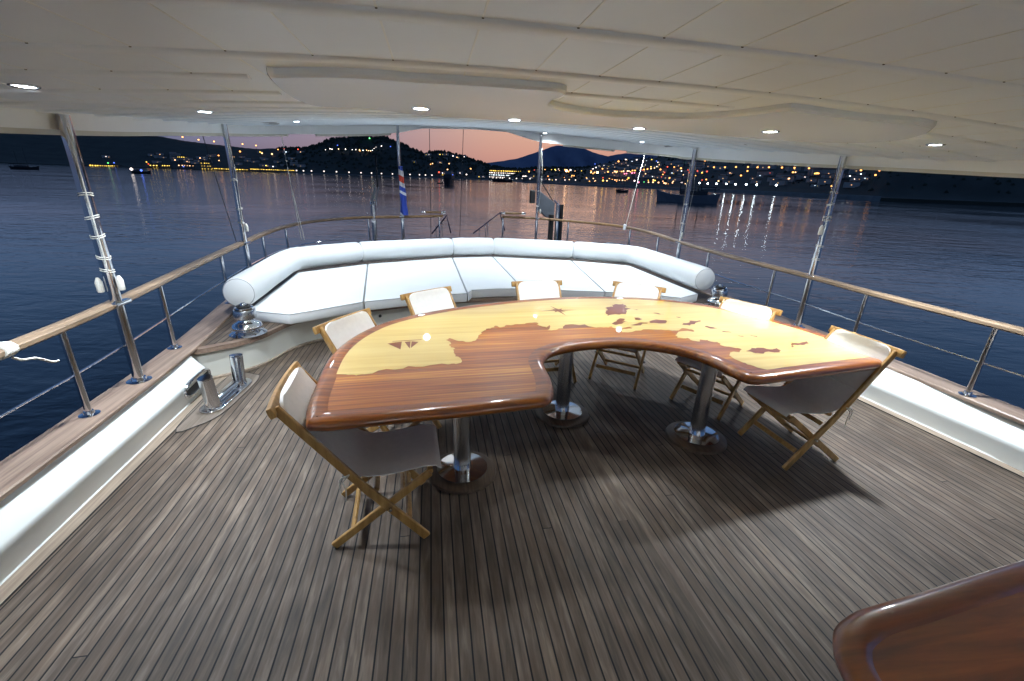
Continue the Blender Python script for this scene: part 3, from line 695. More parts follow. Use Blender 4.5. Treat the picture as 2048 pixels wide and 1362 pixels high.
isl=[[(1.56,3.71),(1.60,3.74),(1.65,3.74),(1.66,3.79),(1.70,3.83),(1.79,3.84),(1.80,3.78),(1.76,3.72),(1.80,3.68),(1.75,3.64),(1.71,3.57),(1.61,3.49),(1.49,3.46),(1.50,3.54),(1.53,3.62)],
[(1.44,3.25),(1.52,3.34),(1.56,3.38),(1.61,3.36),(1.55,3.31),(1.60,3.28),(1.53,3.24),(1.46,3.21)],[(1.70,3.39),(1.73,3.40),(1.76,3.36),(1.72,3.32),(1.69,3.34)],[(1.94,3.52),(1.99,3.52),(2.03,3.47),(1.98,3.48)],
[(1.79,3.29),(1.97,3.30),(1.94,3.26),(1.77,3.24)],[(2.01,3.18),(2.06,3.22),(2.13,3.23),(2.18,3.28),(2.27,3.28),(2.21,3.23),(2.15,3.18),(2.09,3.15)],[(2.2,3.11),(2.24,3.135),(2.27,3.09),(2.31,3.04),(2.22,3.06)],
[(2.28,3.0),(2.34,2.97),(2.335,2.955),(2.27,2.98)],[(2.18,2.57),(2.26,2.62),(2.32,2.62),(2.38,2.58),(2.46,2.6),(2.45,2.55),(2.37,2.52),(2.31,2.535),(2.26,2.51),(2.21,2.53)],
[(2.62,2.65),(2.66,2.69),(2.72,2.68),(2.81,2.72),(2.79,2.67),(2.72,2.64),(2.67,2.64),(2.59,2.6)],[(2.34,2.88),(2.38,2.87),(2.37,2.855)],[(2.45,2.89),(2.49,2.86),(2.48,2.835),(2.46,2.86)],[(1.81,3.64),(1.87,3.64),(1.84,3.62)],[(2.1,3.4),(2.15,3.385),(2.11,3.36)],[(1.54,3.22),(1.67,3.24),(1.76,3.25),(1.75,3.23),(1.58,3.2)]]
mb=MB()
for p in isl: add_sheet(MB(),[(x*TK,y*TK) for x,y in jag(p,2,.25,int(p[0][0]*100),True)],TZ+.0012).build('island_inlay',M_isl,table)
cxp,cyp=1.06,3.54; mb=MB()
star=[]
for k,(r,a) in enumerate([(.17,0),(.035,PI/8),(.075,PI/4),(.035,3*PI/8),(.15,PI/2+.2),(.035,5*PI/8),(.075,3*PI/4),(.035,7*PI/8),(.17,PI),(.035,9*PI/8),(.075,5*PI/4),(.035,11*PI/8),(.16,3*PI/2+.1),(.035,13*PI/8),(.075,7*PI/4),(.035,15*PI/8)]):
    star.append((cxp+r*math.cos(a+.05),cyp+r*math.sin(a+.05)))
add_sheet(mb,star,TZ+.0012); mb.build('compass_rose',M_isl,table)
mb=MB()
for p in ([(-.33,2.93),(-.235,2.96),(-.235,2.81)],[(-.215,2.95),(-.175,2.96),(-.175,2.82)],[(-.168,2.96),(-.12,2.945),(-.168,2.83)],[(-.30,2.975),(-.10,2.995),(-.10,2.985),(-.30,2.965)]): add_sheet(mb,[(x*TK,y*TK) for x,y in p],TZ+.0012)
mb.build('sailing_boat_inlay',M_isl,table)
for (x,y) in ((.15,2.45),(1.03,3.12),(1.975,2.64)):
    lg=MB().tube([(x,y,.02),(x,y,TZ-.06)],.056,32).build('leg',M_steel,table)
    MB().lathe([(0,.03),(.06,.03),(.075,.031),(.155,.034),(.165,.04),(.165,.046),(.06,.055),(.058,.09)],(x,y,0),44).build('base_disc',M_chrome,lg)
    MB().lathe([(0,.028),(.205,.028),(.222,.022),(.226,.004)],(x,y,0),44).build('wood_ring',teak('ring_teak%.2f'%x,(.045,.028,.018),(.085,.055,.035),(.13,.09,.06),'Y',.45),lg)
# ------------------------------------------------------------------ second table (near right)
t2=[(.9,.30),(.925,.45),(.949,.539),(.962,.579),(.977,.61),(1.004,.642),(1.044,.674),(1.108,.697),(1.177,.711),(1.392,.731),(1.86,.782),(2.6,.85),(2.75,.8),(2.8,.6),(2.8,-.4),(2.7,-.5),(1.1,-.5),(1.0,-.4)]
t2=ccw(t2); t2=[(p.x,p.y) for p in smooth_path([(x,y,0) for x,y in t2],3,True)]
side=thing('side_table','dark varnished mahogany table with raised rounded rim at the near right corner','table')
TZ=.76
prof=[(-.30,TZ-.012),(-.082,TZ-.012),(-.074,TZ-.006),(-.068,TZ-.001),(-.055,TZ+.002),(-.025,TZ+.001),(-.008,TZ-.006),(0,TZ-.02),(-.004,TZ-.035),(-.02,TZ-.045),(-.2,TZ-.045)]
mb=MB(); n=len(t2); rings=[[(x,y,z) for x,y in offset(t2,o_)] for o_,z in prof[1:-1]]
mb.add([p for r in rings for p in r],[(k*n+i,k*n+(i+1)%n,(k+1)*n+(i+1)%n,(k+1)*n+i) for k in range(len(rings)-1) for i in range(n)],True); mb.build('rim',M_mahogd,side)
mb=MB(); add_sheet(mb,offset(t2,-.08),TZ-.012); mb.build('tabletop',M_mahogd,side)
mb=MB(); add_sheet(mb,offset(t2,-.02),TZ-.046); mb.build('underside',M_mahogd,side)
lg=MB().tube([(1.9,.1,.02),(1.9,.1,TZ-.05)],.056,24).build('leg',M_steel,side); MB().lathe([(0,.03),(.165,.04),(.06,.055)],(1.9,.1,0),32).build('base_disc',M_chrome,lg)
# ------------------------------------------------------------------ CHAIRS
def make_chair():
    t=thing('folding_chair','','chair')
    W=.225
    bt=Vector((-.40,0,.86)); ff=Vector((.24,0,.012)); rf=Vector((-.24,0,.012)); sf=Vector((.27,0,.405))
    for s_ in (-1,1):
        y=s_*W
        # long leg from back top to front foot, slightly bent
        k=bt.lerp(ff,.55)+Vector((-.012,0,-.01))
        mb=MB(); mb.bar(bt+Vector((0,y,0)),k+Vector((0,y,0)),.022,.042); mb.bar(k+Vector((-.004,y,.004)),ff+Vector((0,y,0)),.022,.046); mb.build('leg',M_chair,t,bevel=.006)
        mb=MB(); y2=s_*(W-.026); mb.bar(sf+Vector((0,y2,0)),rf+Vector((0,y2,0)),.022,.042); mb.build('leg',M_chair,t,bevel=.006)
        c=bt.lerp(ff,.735); MB().lathe([(0,-.03),(.008,-.03),(.008,.03),(0,.03)],(c.x-.01,y,c.z),10,Matrix.Rotation(PI/2,3,'X')).build('pivot_bolt',M_steel,t)
    def stretch(p,w,th,nm='stretcher',hw=W-.03,rot=0):
        MB().bar((p[0],-hw,p[2]),(p[0],hw,p[2]),w,th,side=(math.cos(rot),0,math.sin(rot))).build(nm,M_chair,t,bevel=.004)
    stretch(sf+Vector((0,0,.0)),.03,.022,'seat_rail')
    stretch(sf.lerp(rf,.28),.03,.016,rot=.9); stretch(bt.lerp(ff,.62),.03,.016,rot=-.9); stretch(bt.lerp(ff,.86),.035,.016,rot=-.9); stretch(sf.lerp(rf,.8),.035,.016,rot=.9)
    stretch(Vector((-.055,0,.40)),.03,.022,'seat_rail')
    # curved back bar
    pts=[(-.402-.018*(1-(u/.29)**2),u,.855) for u in [-.272+.544*i/10 for i in range(11)]]
    MB().sweep(pts,[(-.013,-.026),(.013,-.026),(.015,.0),(.011,.026),(-.011,.026),(-.015,0)],up=Vector((-.35,0,1))).build('back_bar',M_chair,t,bevel=.004)
    # sling: seat + back as one sheet with thickness
    sec=[(.325,.425),(.30,.447),(.25,.450),(.15,.436),(.05,.424),(-.03,.424),(-.085,.44),(-.135,.47),(-.195,.54),(-.255,.615)]
    def sheet(sec,hw,thick,name,sag=0,roundtop=False,nw=8,fac=None):
        mb=MB(); vs=[];k=len(sec)
        nrm=[]
        for i in range(k):
            a=Vector((sec[max(0,i-1)][0],0,sec[max(0,i-1)][1]));b=Vector((sec[min(k-1,i+1)][0],0,sec[min(k-1,i+1)][1])); d=(b-a).normalized(); nrm.append(Vector((d.z,0,-d.x)))
        for side_ in (0,1):
            for i,(x,z) in enumerate(sec):
                h=hw if fac is None else hw*fac[i]
                for j in range(nw+1):
                    u=-1+2*j/nw; e=abs(u)**4
                    p=Vector((x,u*h,z)); p.z-=sag*(1-u*u)*math.sin(PI*i/(k-1))
                    o_=thick*(1-.6*e)*(1 if side_ else -1)/2
                    vs.append(p+nrm[i]*o_)
        m_=nw+1; N=k*m_; fs=[]
        for side_ in (0,1):
            for i in range(k-1):
                for j in range(nw): a=side_*N+i*m_+j; fs.append((a,a+1,a+m_+1,a+m_))
        for i in range(k-1):
            for j in (0,nw): a=i*m_+j; fs.append((a,a+m_,N+a+m_,N+a))
        for i in (0,k-1):
            for j in range(nw): a=i*m_+j; fs.append((a,a+1,N+a+1,N+a))
        mb.add(vs,fs,True); return mb.build(name,M_canvas,t)
    sheet(sec,.205,.012,'seat_sling',.012)
    back=[(-.23,.58),(-.265,.63),(-.31,.70),(-.35,.77),(-.38,.82),(-.393,.85),(-.40,.872),(-.405,.885)]
    fb=[1,1.0,1.02,1.02,1.0,.97,.90,.74]
    bk=sheet([(x+.022,z) for x,z in back],.215,.040,'back_cushion',fac=fb)
    # ties
    for s_ in (-1,1):
        mb=MB(); y=s_*.235; c=(-.135,y,.475)
        mb.tube(smooth_path([(-.13,s_*.20,.50),(-.12,y,.47),(-.15,y+s_*.012,.44),(-.14,y+s_*.014,.40),(-.145,y+s_*.012,.33)],3),.0035,6)
        mb.tube(smooth_path([(-.12,y,.47),(-.165,y+s_*.012,.45),(-.16,y+s_*.014,.38)],3),.0035,6); mb.build('tie_cord',M_rope,t)
    return t
ch=make_chair(); first=True
CH=[((-.33,2.12),(1,.06),'cream folding chair side on at the left end of the map table, nearest the camera'),
((-.31,2.95),(.84,-.55),'cream canvas folding chair at the left rear curve of the map table'),
((.17,3.62),(.58,-.81),'cream canvas folding chair behind the table left of the compass inlay'),
((1.08,3.90),(.09,-1),'cream canvas folding chair straight behind the compass inlay'),
((1.82,3.80),(-.62,-.78),'cream canvas folding chair behind the table in line with the largest island inlay'),
((2.42,3.17),(-.88,-.47),'cream canvas folding chair at the right rear curve of the map table'),
((2.60,2.42),(-1,-.05),'cream canvas folding chair at the right end of the map table, legs in full view')]
for (x,y),(dx,dy),lb in CH:
    o=ch if first else copy_tree(ch); first=False
    o.location=(x,y,0); o.rotation_euler=(0,0,math.atan2(dy,dx)); o['label']=lb; o['group']='folding chairs round the map table'
# ------------------------------------------------------------------ stern gear
# flag
def flag():
    m,nt,b=mat('ensign_cloth'); t=NT(nt); x,y,z=t.xyz(t.obj())
    n=t.noise(t.obj(),9,2); zz=t.m('ADD',z,t.m('MULTIPLY',t.m('SUBTRACT',n,.5),.06)); zz=t.m('ADD',zz,t.m('MULTIPLY',x,.6))
    st=[(0,(.60,.62,.66)),(.02,(.02,.055,.36)),(.42,(.02,.055,.36)),(.425,(.62,.64,.70)),(.47,(.62,.64,.70)),(.475,(.03,.07,.40)),(.56,(.03,.07,.40)),(.565,(.66,.64,.68)),(.64,(.66,.62,.62)),(.645,(.60,.06,.03)),(.76,(.60,.06,.03)),(.765,(.64,.62,.64)),(.87,(.60,.58,.60)),(.875,(.03,.07,.38)),(1,(.03,.07,.38))]
    c=t.ramp(t.m('DIVIDE',zz,1.0),st); 
    for l in nt.nodes:
        if l.type=='VALTORGB' : l.color_ramp.interpolation='CONSTANT' if len(l.color_ramp.elements)>10 else 'LINEAR'
    t.link(c,b.inputs['Base Color']); b.inputs['Roughness'].default_value=.7
    mb=MB(); P=[];n_=26
    N=20; vs=[]
    for i in range(n_):
        u=i/(n_-1); z=u*.95; w=.075*(1-.45*u)
        for j in range(N):
            a=2*PI*j/N; r=w*(1+.28*math.sin(3*a+u*5)+.14*math.sin(5*a-u*9))
            vs.append((.02*(1-u)+r*math.cos(a)*.85,r*math.sin(a)*.6,z))
    fs=[(i*N+j,i*N+(j+1)%N,(i+1)*N+(j+1)%N,(i+1)*N+j) for i in range(n_-1) for j in range(N)]
    mb.add(vs,fs); mb.f.append(tuple(range(N))); mb.sm.append(False)
    o=mb.build('flag',m); o.location=(p3[0]+.03,p3[1]-.07,1.075); return tag(o,'furled blue ensign with a red and white canton hanging against the stern pole','flag')
flag()
# davit post left of flag
dv=thing('davit_post','silver davit post with a black boom at the stern left of the flag','davit')
q0=(-1.17,9.55)
MB().tube([(q0[0],q0[1],.35),(q0[0],q0[1],1.28)],.05,20).build('post',M_steel,dv)
MB().tube([(q0[0],q0[1],1.28),(q0[0]-.01,q0[1]+.02,1.30)],.056,20).build('post_cap',M_chrome,dv)
mb=MB(); mb.bar((q0[0]-.04,q0[1],1.28),(q0[0]+.07,q0[1]+.1,1.62),.02,.05); mb.bar((q0[0]+.06,q0[1],1.28),(q0[0]+.12,q0[1]+.1,1.62),.02,.02); mb.build('bracket',M_grey,dv)
MB().tube([(q0[0]+.11,q0[1]+.1,1.58),(q0[0]+.08,q0[1]+.3,2.2)],.018,10).build('boom',M_black,dv)
MB().lathe([(0,-.03),(.045,-.03),(.045,.03),(0,.03)],(q0[0],q0[1]-.06,.98),16,Matrix.Rotation(PI/2,3,'X')).build('knob',M_chrome,dv)
# gangway on right
gw=thing('gangway','grey covered gangway folded against its steel post at the stern','gangway')
gx,gy=2.82,9.95
MB().tube([(gx-.02,gy,.36),(gx-.02,gy,1.35)],.045,18).build('post',M_chrome,gw)
MB().box((gx-.15,gy+.04,.75),(.09,.12,.75)).build('slide_rail',M_black,gw); MB().box((gx+.08,gy+.04,.85),(.05,.12,1.0)).build('slide_rail',M_black,gw)
mb=MB(); a=(p4[0]+.07,gy+.15); 
mb.add([(a[0],a[1],1.62),(a[0],a[1],1.22),(gx-.25,gy+.1,1.06),(gx-.07,gy+.1,1.06),(gx-.07,gy+.1,1.38),(a[0],a[1]+.22,1.62),(a[0],a[1]+.22,1.22),(gx-.25,gy+.32,1.06),(gx-.07,gy+.32,1.06),(gx-.07,gy+.32,1.38)],[(0,1,2,3,4),(9,8,7,6,5),(0,4,9,5),(1,0,5,6),(2,1,6,7),(3,2,7,8),(4,3,8,9)],False); mb.build('gangway_panel',M_grey,gw,bevel=.01)
MB().tube([(a[0],a[1],1.85),(gx-.1,gy+.2,1.42)],.012,8).build('stay',M_dark,gw)
MB().box((p4[0]-.11,p4[1]+.08,1.5),(.12,.1,.28)).build('control_box',M_black,gw,bevel=.02)
mb=MB(); mb.tube([(gx,gy,1.35),(gx-.02,gy,1.46)],.012,8); mb.tube([(gx-.03,gy,1.35),(gx-.12,gy,1.44)],.02,8); mb.build('pulley',M_chrome,gw)
# boarding stair rails
st_=thing('boarding_stairs','pair of navy covered handrails over the boarding stairs outside the stern gate','handrail')
for pts in ([(.95,10.6,.62),(1.62,10.9,1.08),(1.75,10.9,.66)],[(-.02,10.6,.60),(.28,10.6,.95),(.33,10.6,1.02),(.42,10.6,.62)]):
    r_=MB().tube(pts,.016,10).build('handrail',M_navy,st_)
for x,z in ((.08,.78),(.16,.85),(1.25,.82),(1.3,.86),(1.1,.72),(.22,.9)):
    MB().tube([(x,10.65,-.2),(x,10.65,z)],.010,8).build('baluster',M_chrome,st_)
for i in range(4): MB().box((.7,10.5+i*.22,-.05-i*.25),(1.6,.22,.03)).build('step',M_margin,st_)
# hanging lines and stays
def line(a,b,r,m,label,extra=None):
    o=MB().tube([a,b],r,7).build('stay_line',m); tag(o,label,'line'); return o
line((.02,10.2,4.2),(-.06,10.45,-.6),.006,M_dark,'thin dark line hanging in the stern opening, left of two')
line((.76,10.2,4.2),(.57,10.45,-.6),.006,M_dark,'thin dark line hanging in the stern opening, right of two')
q=atD(563,272,8.6); r_=atD(603,480,8.7); 
o=MB().tube([q,(q*.55+r_*.45),r_],.006,7).build('stay_line',M_rope); tag(o,'pale doubled halyard hanging behind the left corner of the sunbed','line')
r2=atD(609,480,8.7); MB().tube([(q*.55+r_*.45),r2],.006,7).build('second_strand',M_rope,o)
q=atD(1289,310,8.9); r_=atD(1252,450,8.8); o=MB().tube([q,r_],.005,8).build('stay_line',M_rope); tag(o,'pale cord with a white toggle hanging over the right stern rail','line')
MB().lathe([(0,0),(.02,0),(.03,.012),(.03,.09),(.015,.1),(0,.1)],r_-Vector((.02,0,.09)),14).build('toggle',simple('white_toggle',(.8,.8,.8),.4,noise=.02),o)
q=atD(405,270,7.4); r_=atD(478,500,7.5); line(q,r_,.005,M_dark,'thin dark stay outboard of the left pole by the bolster')
q=atD(1417,323,9.0); r_=atD(1393,385,9.0); line(q,r_,.006,M_dark,'thin dark stay just right of the far right pole')
# ------------------------------------------------------------------ WATER
m,nt,b=mat('dusk_sea_water'); t=NT(nt); b.inputs['Base Color'].default_value=(.003,.009,.020,1); b.inputs['Roughness'].default_value=.085; b.inputs['IOR'].default_value=1.333
px_=t.pos(); x,y,z=t.xyz(px_)
rot=t.comb(t.m('ADD',t.m('MULTIPLY',x,.92),t.m('MULTIPLY',y,-.25)),t.m('ADD',t.m('MULTIPLY',y,1.9),t.m('MULTIPLY',x,.5)),0)
w1=t.noise(rot,.42,3,.55,.6); w2=t.noise(rot,1.7,3,.6,.4); w3=t.noise(t.pos(),.035,3,.6,0)
hh=t.m('ADD',t.m('MULTIPLY',w1,.30),t.m('MULTIPLY',w2,.11)); hh=t.m('MULTIPLY',hh,t.m('MAXIMUM',.15,t.m('MULTIPLY',t.m('SUBTRACT',w3,.28),2.6)))
t.link(t.bump(hh,.5,.6),b.inputs['Normal'])
mb=MB(); S=16000
N=1
mb.add([(-S,-S,WZ),(S,-S,WZ),(S,S,WZ),(-S,S,WZ)],[(0,1,2,3)],False); water=mb.build('water',m); struct(water)
# ------------------------------------------------------------------ TERRAIN
def hz(px): return 358.7+(px-1024)*.035
def az(px,py=None):
    d=ray(px,hz(px) if py is None else py); return math.atan2(d.x,d.y)
def interp(T,a):
    if a<=T[0][0]: return T[0][1]
    for (a0,v0),(a1,v1) in zip(T,T[1:]):
        if a<=a1: return v0+(v1-v0)*(a-a0)/(a1-a0)
    return T[-1][1]
DS=[(az(p),d) for p,d in [(-600,1500),(180,1500),(400,1300),(560,1250),(700,1250),(860,1130),(940,1180),(1000,1060),(1060,560),(1130,480),(1210,400),(1300,400),(1400,355),(1480,306),(1560,285),(1640,262),(1700,262),(1760,246),(2048,273),(2800,290)]]
DW=[(az(p),d) for p,d in [(-600,700),(500,600),(620,330),(880,300),(960,350),(1060,500),(1180,650),(1400,650),(1600,520),(1690,300),(1740,120),(2048,110),(2800,120)]]
RG=[(-600,240),(0,250),(150,258),(304,270),(368,282),(420,288.5),(470,293.6),(520,298.5),(535,297),(578,297),(607,297),(625,293),(642,288),(652,281),(662,278.5),(690,276),(703,273.5),(771,274),(783,280),(801,286),(816,293),(832,300.5),(846,307),(863,304),(895,304.5),(929,313),(943,319),(962,325),(985,333),(1020,338),(1056,338),(1100,336),(1156,337),(1180,334),(1215,326),(1300,316),(1400,310),(1600,305),(1700,300),(1760,298),(2048,300),(2800,320)]
EL=[]
for p,q in RG:
    a=az(p,q); D=interp(DS,a)+interp(DW,a); EL.append((a,atD(p,q,D).z-WZ))
def nz(a,b):
    return math.sin(a*1.7+b*.9)*math.cos(b*1.3-a*.6)+.5*math.sin(a*4.1-b*2.7)+.3*math.cos(a*7.7+b*6.1)
def th(a,D):
    s=interp(DS,a); w=interp(DW,a); h=interp(EL,a); u=(D-s-18)/(w-18)
    if D<s: return -3
    if u<=0: return 1.3
    if u<=1: 
        k=u**1.15; return 1.3+(h-1.3)*k+nz(a*30,D*.02)*1.6*min(1,u*4)*(1-u)
    return h-(u-1)*h*.5
mb=MB(); A0,A1=math.radians(-66),math.radians(78); na=760; us=[-.001,0,.02,.05,.1,.17,.25,.34,.44,.55,.66,.77,.87,.94,1,1.06,1.6]
vs=[]
for i in range(na+1):
    a=A0+(A1-A0)*i/na; s=interp(DS,a); w=interp(DW,a)
    for u in us:
        D=s+max(0,u)*w; z=WZ-2 if u<0 else WZ+max(1.3,th(a,D+.01))
        if u>.93 and u<1.1: z+= .6*abs(nz(a*260,3))*(w/400)
        vs.append((D*math.sin(a),D*math.cos(a),z))
k=len(us); fs=[(i*k+j,(i+1)*k+j,(i+1)*k+j+1,i*k+j+1) for i in range(na) for j in range(k-1)]
mb.add(vs,fs,True); hills=mb.build('hills',simple('dark_scrub_hill',(.028,.032,.026),.95,noise=.45,nscale=.03)); struct(hills)
# distant mountain
mb=MB(); vs=[]; MP=[(860,350),(900,341),(940,332),(970,326.5),(1000,323),(1036,317),(1060,309),(1087,300),(1102,294),(1115,291),(1129,292),(1141,290),(1153,291.5),(1168,297),(1185,304.5),(1200,309),(1216,312.8),(1231,309.6),(1254,306.5),(1275,309),(1300,310),(1350,309),(1450,318),(1600,340)]
Dm=6500; fine=[]
for (p0,q0_),(p1_,q1) in zip(MP,MP[1:]):
    for s_ in range(5): fine.append((p0+(p1_-p0)*s_/5,q0_+(q1-q0_)*s_/5-.5*abs(math.sin(p0+s_*2.1))))
for p,q in fine:
    top=atD(p,q,Dm); 
    for j in range(7):
        u=j/6; D=Dm-1500*(1-u)+180*math.sin(p*.11+j*1.1)*(u*(1-u)*4); f_=D/Dm; vs.append((top.x*f_,top.y*f_,WZ+(top.z-WZ)*u**1.2))
k=7; fs=[(i*k+j,(i+1)*k+j,(i+1)*k+j+1,i*k+j+1) for i in range(len(fine)-1) for j in range(6)]
mb.add(vs,fs); mt=mb.build('mountain',simple('haze_tinted_mountain',(.13,.16,.26),.95,noise=.15,nscale=.002)); struct(mt)  # blue of the distance haze is painted into the base colour
# woods on the central hill and along the ridges: one mass nobody could count
mb=MB(); rnd=random.Random(3)
def clump(mb,c,r):
    n_=7; vs=[];
    for i in range(3):
        for j in range(n_):
            a_=2*PI*(j+.5*i)/n_; rr=r*(.75,1,.55)[i]*rnd.uniform(.65,1.25); vs.append((c[0]+rr*math.cos(a_),c[1]+rr*math.sin(a_),c[2]+r*(.0,.7,1.4)[i]*rnd.uniform(.7,1.25)))
    vs.append((c[0],c[1],c[2]+r*rnd.uniform(1.5,2.1)))
    fs=[]
    for i in range(2):
        for j in range(n_): fs.append((i*n_+j,i*n_+(j+1)%n_,(i+1)*n_+j)); fs.append((i*n_+(j+1)%n_,(i+1)*n_+(j+1)%n_,(i+1)*n_+j))
    for j in range(n_): fs.append((2*n_+j,2*n_+(j+1)%n_,3*n_))
    mb.add(vs,fs,False)
for _ in range(1700):
    p=rnd.uniform(560,1180) if rnd.random()<.75 else rnd.uniform(1180,2048); a=az(p); s=interp(DS,a); w=interp(DW,a)
    u=rnd.uniform(.05,1.02)**(.7) if rnd.random()<.6 else rnd.uniform(.93,1.02); D=s+20+u*(w-20); r=rnd.uniform(2.2,5.0)*D/1400
    clump(mb,(D*math.sin(a),D*math.cos(a),WZ+th(a,D)-.5*r),r)
wd=mb.build('woodland',simple('dark_pine_foliage',(.022,.030,.020),.95,noise=.4,nscale=.2)); wd['kind']='stuff'; wd['label']='dark pine woods covering the harbour hills'
# quay
mb=MB(); q_=[]
for i in range(120):
    a=az(560)+(az(1700)-az(560))*i/119; D=interp(DS,a)-1.5; q_.append((D*math.sin(a),D*math.cos(a),WZ+1.55))
mb.sweep(q_,[(-4,-2.5),(4,-2.5),(4,0),(-4,0)]); struct(mb.build('promenade',simple('quay_stone',(.20,.20,.20),.85,noise=.2,nscale=.3)))
# ------------------------------------------------------------------ LAMPS ON SHORE
M_pole=simple('lamp_pole_metal',(.05,.05,.055),.6,noise=.1)
COL={'o':(1,.40,.10),'w':(1,.86,.78),'c':(.78,.93,1.0),'y':(1,.66,.10),'r':(1,.10,.05),'p':(1,.20,.32),'b':(.10,.20,1),'g':(.15,1,.25),'a':(1,.55,.25)}
EM={}
def em(c,st,smp='NONE'):
    k=(c,st,smp)
    if k not in EM: EM[k]=emis('lit_%s_%g_%s'%k,COL[c],st,smp)
    return EM[k]
sphere_cache={}
def headmesh(r):
    r=round(r,2)
    if r not in sphere_cache:
        prof=[(r*math.sin(PI*i/6),-r*math.cos(PI*i/6)) for i in range(7)]; prof[0]=(0,-r);prof[-1]=(0,r)
        mb=MB(); mb.lathe(prof,seg=10); me=bpy.data.meshes.new('lamp_head'); me.from_pydata(mb.v,[],mb.f); me.update(); sphere_cache[r]=me
    return sphere_cache[r]
def place(px,py,polemin):
    d=ray(px,py); a=math.atan2(d.x,d.y); s=interp(DS,a); w=interp(DW,a); best=None
    for i in range(400):
        D=s+4+w*.97*i/399; q=atD(px,py,D); g=WZ+th(a,D); cl=q.z-g
        if cl<=polemin: 
            return q,max(cl,1.0) if cl>0 else 1.0
        if best is None or cl<best[0]: best=(cl,q)
    return best[1],best[0]
def lamp(px,py,c,size=1.0,st=9,label='',group='',D=None,polemin=7,smp='NONE'):
    if D is None: q,ph=place(px,py,polemin)
    else: q=atD(px,py,D); ph=q.z-WZ-1.3
    dist=math.hypot(q.x,q.y); r=max(.12,dist*.00105*size); ph=max(ph,r*1.3)
    t=thing('street_lamp',label,'street lamp',(q.x,q.y,q.z-ph),0,group)
    MB().tube([(0,0,0),(0,0,ph)],max(.06,dist*.00012),6).build('pole',M_pole,t)
    me=headmesh(r); key=(me.name,em(c,st,smp).name)
    me2=me.copy(); me2.materials.clear(); me2.materials.append(em(c,st,smp))
    h=bpy.data.objects.new('lamp_head',me2); C.objects.link(h); h.parent=t; h.location=(0,0,ph); h.scale=(1,1,.85)
    return t
Dq=lambda px: interp(DS,az(px))+2.5
g1='white globe lamps along the far promenade'
for px,py in [(593,341),(607,341.5),(623,341.8),(648,342.5),(673,343.5),(698,344.5),(722,345.5),(743,346),(763,347),(785,347.8),(820,349),(839,349.5),(851,350),(864,350.3),(986,355.5),(993,355.8),(1000,356),(1005,356),(1019,356.5),(1033,357),(1045,357),(1060,357.5),(1099,359),(1112,359.5),(1130,360),(1151,360)]:
    lamp(px,py,'w',1.3,1.5,'pinkish white globe lamp in the even row along the far quay',g1,Dq(px))
g2='bright pier floodlights on the right shore'
for px,py in [(1399,366),(1415.5,367),(1433,367.5),(1452.5,368),(1471,368.5),(1492.5,369),(1513.6,369.5),(1553,370.5)]:
    lamp(px,py,'c',1.25,32,'brilliant white pier lamp throwing a long streak on the water',g2,Dq(px),smp='FRONT')
g3='orange road lamps in a high row above the right shore'
for px,py in [(1428,334.5),(1450,334.5),(1472,334),(1496,334),(1515,334.5),(1538,334.5),(1564,335),(1589,335.5),(1618,336.5),(1686,338),(1722,340.5),(1759,341),(1751,350)]:
    lamp(px,py,'o',1.5,3.0,'orange sodium lamp in the high road row over the right shore',g3)
g4='orange lamps descending the left hillside road'
for px,py in [(365,274),(397,279.5),(428,283),(457,285.5),(485,288),(512,291)]:
    lamp(px,py,'o',1.1,4,'orange sodium lamp on the road down the left hill',g4)
g5='warm lamps scattered over the harbour town'
L5='warm lamp glowing among the dark houses of the harbour town'
